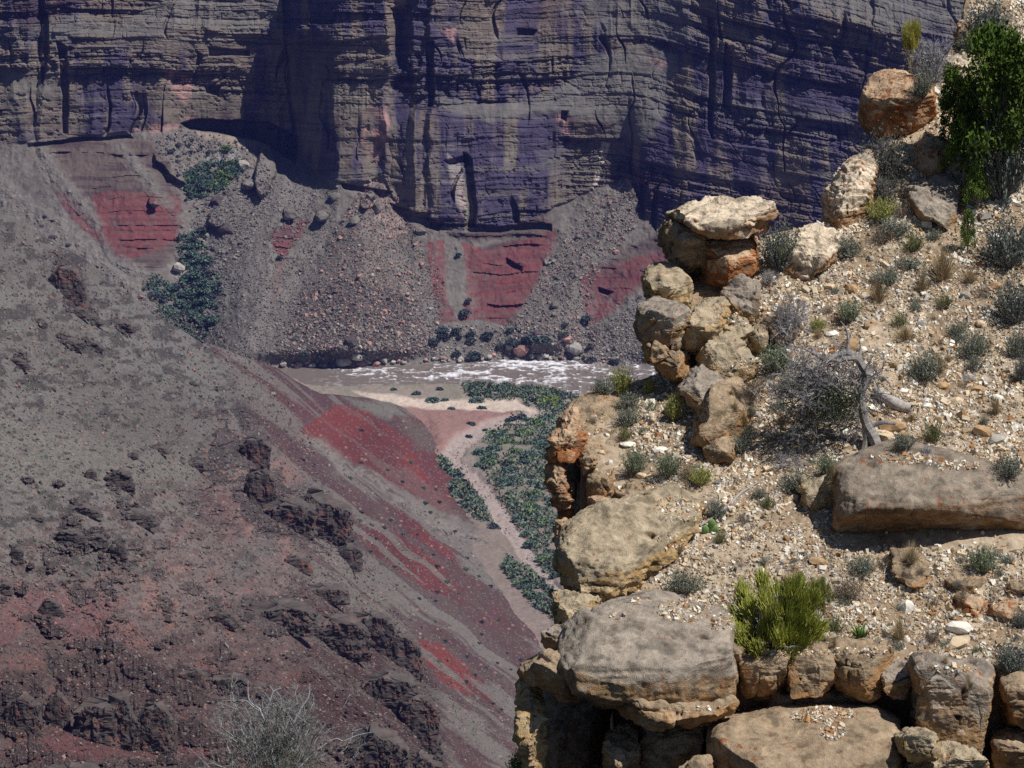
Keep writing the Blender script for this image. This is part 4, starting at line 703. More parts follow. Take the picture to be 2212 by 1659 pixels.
# larger loose stones on the slope, each a thing (rock outline in photograph units)
BS = [(1882, 885, 34, 16, 'white', 'big white stone lying uphill of the bleached dead juniper'), (1862, 757, 22, 14, 'white', 'white stone on the slope above the dead juniper crown'), (1800, 722, 34, 12, 'white', 'long white stone between the two bleached shrubs'), (2290, 0, 0, 0, '', ''),
      (1830, 750, 50, 26, 'tan', 'low tan slab half buried above the dead juniper'), (1951, 946, 26, 20, 'tan', 'rusty brown stone beside the grass right of the dead juniper'), (2010, 1090, 0, 0, '', ''), (2092, 820, 30, 18, 'grey', 'curled grey-white stone beside a dark sagebrush'), (2110, 842, 34, 18, 'tan', 'brown stone just below the curled grey-white stone'),
      (1960, 1030 - 62, 0, 0, '', ''), (2040, 835, 30, 16, 'tan', 'tan stone left of two dark sagebrushes on the right'), (2155, 860, 26, 14, 'white', 'pale flat stone high on the right side of the slope'), (2060, 870, 40, 20, 'cream', 'cream angular rock in the rubble right of the long sagebrush'), (2120, 935, 46, 24, 'tan', 'broad brown stone in the rubble above the huge lichen boulder'), (2150, 950, 44, 22, 'grey', 'flat grey stone in the rubble near the right edge'),
      (1925, 925, 60, 26, 'tan', 'tan stone under the right end of the fallen grey log'), (1905, 945, 50, 30, 'cream', 'cream rock against the roots of the dead juniper'), (1880, 560, 18, 14, 'grey', 'small round grey stone high on the slope'), (1868, 640, 24, 14, 'cream', 'cream stone in the upper middle of the slope'), (1844, 625, 34, 18, 'tan', 'brown stone by the grey-green bush of the upper slope'),
      (1735, 648, 26, 14, 'cream', 'cream stone left of the upper slope tussocks'), (2085, 640, 26, 16, 'grey', 'grey stone next to the straw tussocks'), (2060, 555, 14, 20, 'white', 'upright white stone at the foot of the small juniper'), (1765, 1215, 44, 16, 'tan', 'tan stone amid pale gravel right of the domed slab'), (1795, 1453, 22, 12, 'white', 'white pebble lying on top of the block row'), (1883, 1402, 18, 10, 'white', 'small white stone on the rim above the broad tan block'),
      (1997, 1392, 22, 16, 'grey', 'grey cube-shaped stone behind the block row'), (1958, 1382, 18, 16, 'white', 'white stone beside the straw tussock above the block row'), (1955, 1315, 40, 30, 'white', 'white crusty rock in the lower rubble'), (2070, 1360, 60, 28, 'white', 'large white crusty rock in front of the reddish block'), (2066, 1390, 60, 26, 'cream', 'layered cream rock below the large white crusty rock'), (1762, 1186, 14, 10, 'white', 'tiny bright stone above the tall green bush'),
      (1398, 948, 24, 14, 'cream', 'cream stone near the terrace bushes'), (1310, 940, 14, 8, 'white', 'loose white stone on the bare pinkish ledge'), (1300, 978, 16, 10, 'cream', 'cream stone on the edge of the bare pinkish ledge'), (1425, 972, 36, 12, 'white', 'long flat white stone on the terrace'), (1315, 1000, 18, 10, 'white', 'white chip at the lower end of the bare pinkish ledge'), (1385, 1030, 26, 14, 'cream', 'cream stone below the spiky terrace bush'),
      (1360, 960, 40, 10, 'white', 'bright flat stone between terrace bushes'), (1560, 1290, 14, 8, 'tan', 'lone tan pebble on the shoulder of the domed slab'), (1528, 1110, 22, 12, 'grey', 'grey stone on the gravel above the yellow-lipped slab'), (1475, 1135, 18, 10, 'tan', 'brown stone at the gravel edge of the yellow-lipped slab'), (1715, 1075, 24, 12, 'cream', 'cream stone below the shadow of the dead juniper'), (2120, 700, 26, 14, 'cream', 'cream stone among the dark bushes on the right'),
      (1990, 700, 26, 14, 'grey', 'grey stone between small upper-right bushes'), (1930, 790, 26, 14, 'tan', 'tan stone in open gravel right of the dead juniper top'), (1950, 845, 22, 12, 'white', 'white stone left of the long sagebrush'), (2150, 620, 30, 16, 'tan', 'tan stone between the two tall dark bushes at right'), (1790, 620, 26, 14, 'cream', 'cream stone near the bleached shrub'), (1700, 760, 20, 12, 'white', 'white stone by the shadowed overhanging rock')]
SC = dict(white=[.74, .70, .62], tan=[.40, .265, .15], grey=[.36, .33, .30], cream=[.58, .46, .32])
ico = bmesh.new(); bmesh.ops.create_icosphere(ico, subdivisions=2, radius=1); IV = np.array([v.co[:] for v in ico.verts]); IF = np.array([[v.index for v in f.verts] for f in ico.faces]); ico.free()
def chunk(seed, facet=.35):
    d = IV.copy(); r_ = np.ones(len(d)); rg = np.random.default_rng(seed)
    for _ in range(9):
        n = rg.normal(size=3); n /= np.linalg.norm(n); k = rg.uniform(.55, .85); p = d @ n; m = p > k; d[m] -= np.outer(p[m] - k, n)
    return d * (1 + .05 * rg.normal(size=(len(d), 1)))
CH = [chunk(i) for i in range(8)]
for i, (x, y, w_, h_, c_, lb) in enumerate(BS):
    if not lb: continue
    Dg = float(groundD(x, y)) - .02; u = Dg * PXM; k = CH[i % 8] @ np.diag([w_ * .55 * u, w_ * .45 * u, h_ * .75 * u]); a = rng.uniform(-.4, .4); ca, sa = math.cos(a), math.sin(a)
    k = k @ np.array([[ca, 0, -sa], [0, 1, 0], [sa, 0, ca]]); o = mesh_np('stone', k, IF, np.array(SC[c_]) * (1 + .12 * rng.normal(size=(len(k), 1))).clip(.7, 1.2), m_stone)
    o.location = wp(x, y, Dg); tag(o, lb, 'stone', 'larger loose stones on the near slope')

# ================================================================ PLANTS
def segs(P0, P1, r0, r1, n=3):
    """prisms from P0 to P1"""
    P0, P1 = np.asarray(P0, float), np.asarray(P1, float); d = P1 - P0; d /= np.linalg.norm(d, axis=1)[:, None] + 1e-9
    a = np.cross(d, [.31, .77, .55]); a /= np.linalg.norm(a, axis=1)[:, None] + 1e-9; b = np.cross(d, a); m = len(P0)
    th = np.arange(n) * 2 * math.pi / n; ring = np.cos(th)[None, :, None] * a[:, None] + np.sin(th)[None, :, None] * b[:, None]
    V_ = np.concatenate([P0[:, None] + ring * np.asarray(r0).reshape(-1, 1, 1), P1[:, None] + ring * np.asarray(r1).reshape(-1, 1, 1)], 1)
    i = np.arange(n); f = np.stack([i, (i + 1) % n, (i + 1) % n + n, i + n], -1); F = (f[None] + 2 * n * np.arange(m)[:, None, None]).reshape(-1, 4)
    return V_.reshape(-1, 3), F
def leaves(P, size, asp=.45, up=.3, rg=rng):
    n = len(P); d = rg.normal(size=(n, 3)); d[:, 2] += up; d /= np.linalg.norm(d, axis=1)[:, None]; a = np.cross(d, rg.normal(size=(n, 3))); a /= np.linalg.norm(a, axis=1)[:, None]
    s = np.asarray(size).reshape(-1, 1); V_ = np.stack([P - a * s * asp, P + d * s * .6 - a * s * asp * 0, P + a * s * asp, P - d * s * .3], 1)
    V_[:, 1] = P + d * s; return V_.reshape(-1, 3), np.arange(4 * n).reshape(n, 4)
def join(parts):
    V_, F, C, k = [], [], [], 0
    for v_, f_, c_ in parts:
        V_.append(v_); F.append(f_ + k); k += len(v_); C.append(np.broadcast_to(np.asarray(c_, float), (len(v_), 3)) if np.ndim(c_) < 2 else c_)
    return np.concatenate(V_), np.concatenate(F), np.concatenate(C)
m_leaf = mat_vc('leaf', scale=6, amt=.15, rough=.8); m_wood = mat_vc('grey_wood', scale=25, amt=.25, rough=.85)
def var(n, k=.18): return np.clip(1 + k * rng.normal(size=(n, 1)), .5, 1.6)
def bush(stems, ht, spread, leafn, leafs, lcol, wcol, up=.3, asp=.35, droop=0., base_r=.12, lcol2=None, low=.35):
    az = rng.uniform(0, 6.283, stems); ti = np.arccos(1 - rng.random(stems) * (1 - math.cos(spread))); L_ = ht * rng.uniform(.65, 1.05, stems)
    dr = np.stack([np.sin(ti) * np.cos(az), np.sin(ti) * np.sin(az), np.cos(ti)], -1); b0 = dr * [1, 1, 0] * base_r
    p = [b0]; d = dr.copy()
    for k in range(3):
        d = d + rng.normal(size=d.shape) * .16 + [0, 0, .12 - droop]; d /= np.linalg.norm(d, axis=1)[:, None]; p.append(p[-1] + d * (L_ / 3)[:, None])
    W_ = []
    for k in range(3): W_.append(segs(p[k], p[k + 1], np.full(stems, .011 * (1 - k * .3)), np.full(stems, .011 * (.7 - k * .28))) + (np.array(wcol) ,))
    wood = join([(a, b, np.array(c) * np.repeat(var(stems), 6, 0)) for a, b, c in W_])
    t = rng.uniform(low, 1.02, (stems, leafn)) * 3; k = np.minimum(t.astype(int), 2); f = t - k; pp = np.stack(p, 0)
    si_ = np.repeat(np.arange(stems)[:, None], leafn, 1); Q = pp[k, si_] * (1 - f[..., None]) + pp[k + 1, si_] * f[..., None]; Q = Q.reshape(-1, 3) + rng.normal(size=(stems * leafn, 3)) * .028; Q[:, 2] = np.maximum(Q[:, 2], .01)
    v_, f_ = leaves(Q, leafs * rng.uniform(.6, 1.3, len(Q)), asp, up); c = np.array(lcol) * var(stems).repeat(leafn, 0) * var(len(Q), .12)
    if lcol2 is not None: c = mix(c, np.array(lcol2) * np.ones((len(Q), 1)), (rng.random(len(Q)) < .35) * 1.)
    return wood, (v_, f_, np.repeat(c, 4, 0))
def tuft(n, ht, spread, col):
    az = rng.uniform(0, 6.283, n); ti = np.abs(rng.normal(0, spread, n)); dr = np.stack([np.sin(ti) * np.cos(az), np.sin(ti) * np.sin(az), np.cos(ti)], -1); L_ = ht * rng.uniform(.5, 1.1, n)
    p0 = dr * [1, 1, 0] * .12; p1 = p0 + dr * (L_ * .55)[:, None]; d2 = dr + [0, 0, -.25] + rng.normal(size=dr.shape) * .12; p2 = p1 + d2 * (L_ * .5)[:, None]
    a = segs(p0, p1, np.full(n, .008), np.full(n, .006)); b = segs(p1, p2, np.full(n, .006), np.full(n, .001)); c = np.array(col) * var(n, .25)
    return join([a + (np.repeat(c, 6, 0),), b + (np.repeat(c, 6, 0),)])
def twigs(n0, ht, col, depth=4, spread=1.0, r0=.022, kids=3, start=None, curl=.35, shrink=.66):
    """recursive dead branching"""
    if start is None:
        az = rng.uniform(0, 6.283, n0); ti = rng.uniform(.15, spread, n0); D_ = np.stack([np.sin(ti) * np.cos(az), np.sin(ti) * np.sin(az), np.cos(ti)], -1); P_ = np.zeros((n0, 3)); L_ = np.full(n0, ht * .42) * rng.uniform(.6, 1.1, n0)
    else: P_, D_, L_ = start; 
    out = []; r = r0
    for lv in range(depth):
        P1 = P_; d = D_
        for h in range(2):
            d = d + rng.normal(size=d.shape) * curl * .6; d /= np.linalg.norm(d, axis=1)[:, None]; P2 = P1 + d * (L_ / 2)[:, None]
            out.append(segs(P1, P2, np.full(len(P1), r * (1 - .18 * h)), np.full(len(P1), r * (1 - .18 * h) * .8)) + (np.repeat(np.array(col) * var(len(P1)), 6, 0),)); Pm = P1 if h == 0 else Pm2; Pm2 = P2; P1 = P2
        ks = kids; m = len(P1); D_ = np.repeat(d, ks, 0) + rng.normal(size=(m * ks, 3)) * (.55 + curl * .5); D_[:, 2] += .12; D_ /= np.linalg.norm(D_, axis=1)[:, None]
        f = rng.uniform(.25, 1, (m * ks, 1)); P_ = np.repeat(P1, ks, 0) * f + np.repeat(P1 - d * (L_ / 2)[:, None], ks, 0) * (1 - f); L_ = np.repeat(L_, ks) * shrink * rng.uniform(.6, 1.15, m * ks); r *= .58
    return join(out)
def mk(name, data, mat): return mesh_np(name, data[0], data[1], data[2], mat, link=False)
LIB = {}
def lib(kind, i, stems, foliage=None, mw=m_wood, ml=m_leaf):
    LIB.setdefault(kind, []).append((mk('stems', stems, mw), mk('foliage', foliage, ml) if foliage is not None else None))
GW = [.30, .28, .27]
for i in range(3):
    lib('sage', i, *bush(170, 1.0, 1.25, 16, .055, [.22, .245, .195], [.24, .21, .19], lcol2=[.14, .16, .125]))
    lib('sagegreen', i, *bush(190, 1.05, 1.0, 16, .07, [.24, .29, .19], [.24, .21, .17], up=1.2, asp=.22, lcol2=[.14, .18, .11]))
    lib('darksage', i, *bush(190, 1.05, 1.2, 16, .055, [.15, .175, .155], [.26, .25, .25], lcol2=[.08, .095, .085]))
    lib('green', i, *bush(130, 1.0, 1.15, 14, .07, [.155, .19, .075], [.28, .22, .13], up=1., asp=.22, lcol2=[.09, .11, .05]))
    lib('rabbit', i, *bush(180, 1.1, .95, 16, .075, [.34, .36, .10], [.30, .26, .13], up=1.5, asp=.18, lcol2=[.22, .24, .08]))
    lib('twig', i, *bush(130, 1.0, 1.2, 7, .05, [.25, .20, .15], [.26, .215, .18], lcol2=[.17, .14, .11]))
    LIB.setdefault('grass', []).append((mk('blades', tuft(420, 1.15, .62, [.37, .285, .17]), m_leaf), None))
    LIB.setdefault('dead', []).append((mk('branches', twigs(26, 1.15, [.36, .35, .37], depth=5, spread=1.35, kids=3, r0=.02), m_wood), None))
    LIB.setdefault('darkdead', []).append((mk('branches', twigs(34, 1.15, [.20, .185, .18], depth=5, spread=1.3, kids=3, r0=.02), m_wood), mk('foliage', bush(150, 1.05, 1.25, 9, .05, [.075, .09, .075], [.1, .1, .1])[1], m_leaf)))
CATN = dict(sage=('sagebrush', 'bush'), sagegreen=('sagebrush', 'bush'), darksage=('desert_shrub', 'shrub'), green=('green_shrub', 'shrub'), rabbit=('rabbitbrush', 'bush'), twig=('dry_shrub', 'shrub'), grass=('grass_tuft', 'grass tuft'), dead=('dead_shrub', 'dead shrub'), darkdead=('dark_shrub', 'shrub'))
GRP = {'bush': 'low bushes on the near outcrop', 'shrub': 'scrubby shrubs on the near outcrop', 'grass tuft': 'dry grass tufts on the near outcrop', 'dead shrub': 'bleached dead shrubs on the near outcrop'}
def plant(kind, x, y, w_, h_, lb, dd=0., name=None, cat=None):
    hl, _ = hit(x, y); D_ = (hl.y / ray(x, y)[1] if hl is not None else float(groundD(x, y))); u = D_ * PXM; st, fo = LIB[kind][rng.integers(len(LIB[kind]))]; nm, ct = CATN[kind]
    o = bpy.data.objects.new(name or nm, None); scene.collection.objects.link(o); o.location = wp(x, y, D_ ) - Vector((0, 0, .04)); o.rotation_euler = (0, 0, rng.uniform(0, 6.28))
    o.scale = (w_ * u * .62, w_ * u * .62, h_ * u * 1.12)
    for me in (st, fo):
        if me: c = bpy.data.objects.new(me.name.split('.')[0], me); scene.collection.objects.link(c); c.parent = o
    tag(o, lb, cat or ct, GRP[ct]); return o
PL = [  # kind, x, y of the foot, width, height (photograph units), label
 ('rabbit', 1341, 852, 62, 56, 'bright yellow-green bush at the river end of the terrace'), ('sage', 1303, 852, 50, 46, 'thin grey bush sticking out over the river left of the yellow-green one'), ('rabbit', 1402, 852, 28, 34, 'small yellow-green sprig near the back of the terrace'),
 ('sage', 1359, 884, 60, 44, 'grey bush just in front of the bright yellow-green bush'), ('sage', 1357, 916, 64, 42, 'rounded grey bush in the middle of the terrace'), ('green', 1350, 948, 40, 36, 'small olive bush on the edge of the bare pinkish ledge'), ('sage', 1393, 936, 30, 20, 'tiny grey bush right of the small olive one'),
 ('rabbit', 1455, 908, 50, 54, 'yellowish bush beside the black shadow of the grey boulder'), ('sagegreen', 1371, 1026, 62, 62, 'spiky grey-green bush at the front of the terrace'), ('sagegreen', 1445, 1030, 62, 56, 'wide grey-green bush below the dark pit'), ('twig', 1484, 1036, 50, 46, 'straw-coloured dry shrub touching the wide grey-green bush'),
 ('rabbit', 1514, 1048, 62, 42, 'spreading yellow-green bush below the tall ochre rock'), ('twig', 1279, 914, 26, 28, 'small dry shrub alone on the bare ledge'), ('sage', 1546, 1118, 52, 44, 'dark grey bush uphill of the yellow-lipped slab'), ('green', 1406, 885, 34, 24, 'low olive bush behind the terrace stones'),
 ('sage', 1479, 1278, 88, 52, 'grey bush on the gravel between the two big slabs'), ('twig', 1466, 1190, 28, 26, 'small brown shrub at the gravel edge of the yellow-lipped slab'), ('twig', 1605, 1132, 38, 34, 'brown dry shrub right of the prickly pear'), ('green', 1659, 1096, 38, 30, 'small green shrub below the big sagebrush patch'), ('twig', 1617, 1168, 32, 24, 'dry brown tuft-like shrub in pale gravel'),
 ('green', 1556, 1172, 38, 34, 'small olive shrub under the prickly pear'), ('twig', 1832, 1296, 84, 70, 'olive-brown half-dry shrub right of the tall green bush'), ('sage', 1862, 1238, 72, 44, 'pale grey bush under the left end of the huge lichen boulder'), ('twig', 1908, 1228, 36, 34, 'dry shrub touching that pale grey bush on its right'), ('grass', 1970, 1214, 46, 44, 'straw tuft hanging in the shadow under the huge lichen boulder'),
 ('sagegreen', 2120, 1238, 76, 62, 'grey-green bush before the right part of the huge lichen boulder'), ('green', 1803, 1368, 46, 44, 'small olive bush between the tall green bush and the agave'), ('grass', 1942, 1384, 52, 58, 'straw tuft right of the agave'), ('twig', 2016, 1308, 32, 30, 'tiny dry shrub in the rubble below the huge lichen boulder'), ('twig', 2014, 1388, 42, 46, 'dry brown shrub behind the massive grey-tan block'),
 ('grass', 2041, 1432, 26, 20, 'tiny tuft on the rim above the massive grey-tan block'), ('darksage', 2186, 1450, 84, 68, 'dark twiggy bush at the lower right edge'), ('green', 2109, 1412, 28, 24, 'tiny green shrub between the white crusty rocks and the dark twiggy bush'), ('grass', 1922, 1407, 20, 18, 'tiniest straw tuft on the rim of the block row'), ('darksage', 2208, 1356, 46, 44, 'dark bush cut by the right edge above the dark twiggy one'), ('twig', 2102, 1434, 32, 22, 'low dry shrub left of the dark twiggy bush'),
 ('sagegreen', 1786, 1024, 56, 46, 'green-grey bush left of the top corner of the huge lichen boulder'), ('grass', 1800, 1040, 30, 42, 'orange-tan grass at the left tip of the huge lichen boulder'), ('sage', 1722, 1064, 78, 56, 'large grey bush below the shadow of the dead juniper'), ('sage', 1953, 968, 56, 40, 'grey bush above the top edge of the huge lichen boulder'), ('grass', 1935, 973, 28, 20, 'small yellow tuft left of that grey bush'),
 ('green', 2014, 956, 52, 56, 'olive and straw bush in the rubble right of the log'), ('dead', 2002, 978, 40, 24, 'little pile of bleached twigs above the huge lichen boulder'), ('grass', 2151, 896, 38, 40, 'brown tuft near the right edge'), ('sage', 1996, 820, 82, 66, 'long grey-green bush in the middle of the right slope'), ('grass', 2028, 812, 44, 54, 'yellow grass growing through the right end of the long bush'),
 ('sage', 2106, 768, 80, 58, 'dark grey bush above the curled grey-white stone'), ('sage', 2195, 768, 54, 60, 'grey bush on the right edge beside the dark grey one'), ('sage', 2176, 1026, 68, 52, 'grey-green bush above the right end of the huge lichen boulder'), ('sage', 1712, 846, 76, 56, 'grey bush left of the dead juniper crown'), ('sagegreen', 1678, 806, 82, 62, 'bright grey-green rounded bush at the foot of the stack'),
 ('sage', 1682, 884, 42, 28, 'small grey-green bush left of the juniper twigs'), ('grass', 1690, 918, 42, 26, 'low yellow tuft below the small grey-green bush'), ('twig', 1622, 862, 60, 54, 'purplish dry shrub growing against the rocks of the stack'), ('sage', 1612, 945, 46, 40, 'grey bush at the top of the tall ochre rock'), ('sage', 1598, 975, 62, 44, 'grey-green bush spilling beside the tall ochre rock'), ('sage', 2068, 724, 46, 34, 'small grey bush high on the right slope'),
 ('grass', 1955, 734, 74, 34, 'wide low brown tuft in the middle of the upper slope'), ('sage', 1829, 552, 84, 46, 'grey bush right of the pale orange outcrop'), ('green', 1974, 540, 58, 44, 'olive-green bush below the yellow-green one of the upper slope'), ('sage', 2018, 516, 38, 26, 'little grey bush below the flat grey slab'), ('grass', 2036, 602, 96, 66, 'large straw-coloured tussock below the small juniper'), ('grass', 2096, 612, 48, 38, 'smaller straw tussock right of the large one'),
 ('sage', 1915, 612, 62, 40, 'left half of the long grey bush pair in the upper slope'), ('sage', 1964, 578, 70, 30, 'right half of the long grey bush pair in the upper slope'), ('grass', 1896, 652, 54, 46, 'straw tuft below the long grey bush pair'), ('grass', 1992, 632, 48, 44, 'straw tuft right of the upper slope centre'), ('sagegreen', 1834, 694, 62, 48, 'round grey-green bush alone in the gravel of the upper slope'), ('green', 2040, 662, 46, 34, 'small bright green bush on the right upper slope'),
 ('rabbit', 1768, 714, 44, 28, 'small yellowish bush by the bleached shrub'), ('sage', 1978, 670, 30, 24, 'tiny bluish bush between the straw tufts'), ('green', 1943, 704, 46, 36, 'small olive bush above the wide brown tuft'), ('grass', 1768, 730, 30, 26, 'brown tuft below the small yellowish bush'), ('sage', 2072, 738, 36, 30, 'lowest of the small grey bushes near the upper right'), ('darksage', 2178, 572, 128, 100, 'wide dark blue-grey shrub on the right edge'),
 ('darksage', 2192, 692, 110, 90, 'dark shrub on the right edge below the blue-grey one'), ('darksage', 1684, 580, 96, 96, 'tall dark bush behind the cap slab of the stack'), ('rabbit', 1692, 572, 32, 48, 'yellow-green sprig in front of the tall dark bush'), ('twig', 1905, 524, 62, 44, 'dry brown bush left of the olive-green one'), ('rabbit', 1904, 478, 78, 50, 'bright yellow-green round bush below the dark tangled shrubs'),
 ('sage', 1930, 510, 84, 46, 'grey bush in front of the bright yellow-green round one'), ('darkdead', 1908, 436, 88, 78, 'dark tangled shrub right of the pale lumpy rock'), ('darkdead', 1908, 392, 118, 128, 'tall dark tangled shrub below the overhanging rusty boulder'), ('sage', 1992, 208, 52, 62, 'grey bush on top of the overhanging rusty boulder'), ('darkdead', 2018, 168, 90, 60, 'dark twiggy shrub on top of the skyline boulder'),
 ('dead', 2010, 175, 116, 116, 'bleached leafless shrub standing above the overhanging boulder'), ('darksage', 2166, 425, 150, 190, 'big grey bush filling the space right of the junipers'), ('dead', 2180, 300, 110, 110, 'bleached twigs in front of the upper juniper'), ('darksage', 2130, 90, 110, 90, 'grey bush at the very top right'), ('darksage', 2090, 108, 50, 40, 'small grey bush beside the small rusty block at the rim'), ('twig', 1945, 470, 44, 50, 'dry grass-like shrub under the rusty rounded boulder'),
 ('dead', 1706, 706, 112, 96, 'bleached dead shrub over the shadowed rock'), ('dead', 1660, 612, 70, 40, 'low bleached twigs right of the stack'), ('dead', 1700, 1002, 110, 40, 'fallen grey twigs in the juniper shadow'), ('dead', 1540, 1090, 60, 22, 'dead twigs above the dark grey bush'), ('sage', 1640, 1075, 40, 30, 'small grey bush left of the large one below the juniper'), ('darksage', 2208, 822, 44, 60, 'dark bush cut by the right edge in mid slope'), ('twig', 2120, 640, 44, 30, 'dry bush right of the smaller straw tussock'), ('sage', 2106, 800, 40, 40, 'grey bush under the dark grey one'), ('darksage', 2210, 770, 40, 50, 'dark bush at the right edge behind the grey one')]
for kd, x, y, w_, h_, lb in PL: plant(kd, x, y, w_, h_, lb, dd=(.55 if x < 1480 and y < 1060 else 0) * 0)
for _ in range(135):
    x = rng.uniform(1560, 2200); y = rng.uniform(560, 1400)
    if x < np.interp(y, LFY, LFX) + 70 or (x > 1790 and 960 < y < 1200) or (x < 1650 and y > 1250): continue
    plant(['twig', 'grass', 'twig', 'sage'][rng.integers(4)], x, y, rng.uniform(14, 34), rng.uniform(12, 26), 'tiny dry tuft scattered in the gravel of the near slope').__setitem__('group', 'tiny dry tufts in the gravel')
# ephedra (tall green bush): fans of upright stems
def ephedra(n, fans, ht, spread, col):
    parts = []
    for k in range(fans):
        az = rng.uniform(0, 6.283); ti = spread * math.sqrt(rng.random()); c = np.array([math.sin(ti) * math.cos(az), math.sin(ti) * math.sin(az), math.cos(ti) * .9]) * ht * rng.uniform(.50, .80)
        d = rng.normal(size=(n, 3)) * .34 + c / np.linalg.norm(c) * .8 + [0, 0, .5]; d /= np.linalg.norm(d, axis=1)[:, None]; p0 = c + rng.normal(size=(n, 3)) * [.05, .05, .03]; L_ = ht * rng.uniform(.07, .19, n)
        parts.append(segs(p0, p0 + d * L_[:, None], np.full(n, .0065), np.full(n, .004)) + (np.repeat(np.array(col) * var(n, .22) * var(1, .15), 6, 0),))
    return join(parts)
def shrub2(name, x, y, w_, h_, lb, cat, fol, wood, dd=0.):
    D_ = float(groundD(x, y)) + dd; u = D_ * PXM; o = bpy.data.objects.new(name, None); scene.collection.objects.link(o); o.location = wp(x, y, D_ - .05); o.scale = (w_ * u * .5, w_ * u * .5, h_ * u)
    c = mesh_np('branches', *wood, m_wood, parent=o); c = mesh_np('foliage', *fol, m_leaf, parent=o); tag(o, lb, cat); return o
shrub2('mormon_tea_bush', 1672, 1400, 262, 215, 'big bright green broom-like bush on the rim of the domed slab', 'bush', ephedra(230, 66, 1.0, 1.6, [.32, .34, .07]), twigs(26, 1.0, [.30, .28, .26], depth=4, spread=1.35, kids=3, r0=.022))
shrub2('mormon_tea_bush', 1768, 1340, 92, 120, 'narrow green broom-like bush at the right side of the big one', 'bush', ephedra(60, 40, 1.0, 1.0, [.27, .29, .08]), twigs(10, 1.0, [.30, .28, .26], depth=3, spread=1., kids=3, r0=.02))
shrub2('mormon_tea_bush', 1968, 162, 74, 122, 'tall upright yellow-green bush on the skyline boulder', 'bush', ephedra(60, 70, 1.15, .6, [.42, .40, .10]), twigs(10, 1.0, [.3, .27, .2], depth=3, spread=.6, kids=3, r0=.02))
# junipers
def juniper(clumps, ht, wd, col, taper=.6):
    hh = rng.uniform(.12, 1, clumps) ** .8; rr = wd * np.sqrt(rng.random(clumps)) * (1 - taper * hh ** 1.5); az = rng.uniform(0, 6.283, clumps); c = np.stack([rr * np.cos(az), rr * np.sin(az), hh * ht * .92], -1)
    nl = 150; P_ = c[:, None] + rng.normal(size=(clumps, nl, 3)) * .046; cc = np.array(col) * var(clumps, .2).repeat(nl, 0) * var(clumps * nl, .2)
    v_, f_ = leaves(P_.reshape(-1, 3), .030 * rng.uniform(.6, 1.3, clumps * nl), .4, .8)
    br = segs(np.stack([0 * hh, 0 * hh, hh * ht * .55], -1), c, np.full(clumps, .016), np.full(clumps, .005)); tr = segs([[0, 0, -.15], [.02, .01, .3]], [[.02, .01, .3], [0, 0, ht * .9]], [.05, .035], [.035, .01], 6)
    return (v_, f_, np.repeat(cc, 4, 0)), join([tr + ([.22, .17, .14],)]), join([br + ([.22, .18, .15],)])
def jtree(x, y, w_, h_, lb, n, col, wd=.5, taper=.6):
    D_ = float(groundD(x, y)); u = D_ * PXM; fo, tr, br = juniper(n, 1.0, wd, col, taper); o = bpy.data.objects.new('juniper_tree', None); scene.collection.objects.link(o); o.location = wp(x, y, D_ - .05); o.scale = (w_ * u, w_ * u, h_ * u)
    mesh_np('trunk', *tr, m_wood, parent=o); mesh_np('branches', *br, m_wood, parent=o); mesh_np('crown', *fo, m_leaf, parent=o); tag(o, lb, 'juniper', 'junipers at the upper right')
JG = [.065, .11, .016]
jtree(2156, 398, 250, 345, 'tall dark green juniper cut by the right edge of the picture', 78, JG, .5, .5)
jtree(2072, 330, 120, 190, 'dark green juniper leaning left over the rusty boulder', 48, JG, .5, .5)
jtree(2080, 408, 105, 165, 'low dark juniper just above the small bright one', 34, JG, .5, .5)
jtree(2110, 455, 78, 110, 'small bright green juniper with a pointed top', 60, [.13, .19, .04], .45, .8)
jtree(2090, 542, 52, 92, 'smallest juniper, growing below the pointed one', 40, [.11, .17, .035], .45, .7)
# prickly pear and agave
o = bpy.data.objects.new('prickly_pear', None); scene.collection.objects.link(o); Dp = float(groundD(1534, 1150)); o.location = wp(1534, 1150, Dp - .03)
for a, b_, c_ in ((0, .05, .07), (-.07, .03, .05), (.07, .06, .045), (.02, .03, .14)): c = mesh_np('pad', IV * [.055, .018, .062] + [a, b_ - .05, c_], IF, np.array([.16, .28, .10]) * np.ones((len(IV), 1)), m_leaf, smooth=True, parent=o)
tag(o, 'small round green prickly pear beside a fallen branch', 'cactus')
az = rng.uniform(0, 6.28, 26); ti = rng.uniform(.1, .9, 26); d = np.stack([np.sin(ti) * np.cos(az), np.sin(ti) * np.sin(az), np.cos(ti)], -1); Dp = float(groundD(1859, 1382))
v1, f1 = segs(d * .02, d * .13, np.full(26, .010), np.full(26, .016), 4); v2, f2 = segs(d * .13, d * .25, np.full(26, .016), np.full(26, .001), 4)
o = mesh_np('agave', *join([(v1, f1, [.14, .22, .06]), (v2, f2, [.17, .26, .08])]), m_leaf); o.location = wp(1859, 1384, Dp - .03); tag(o, 'small spiky green agave rosette above the block row', 'agave')
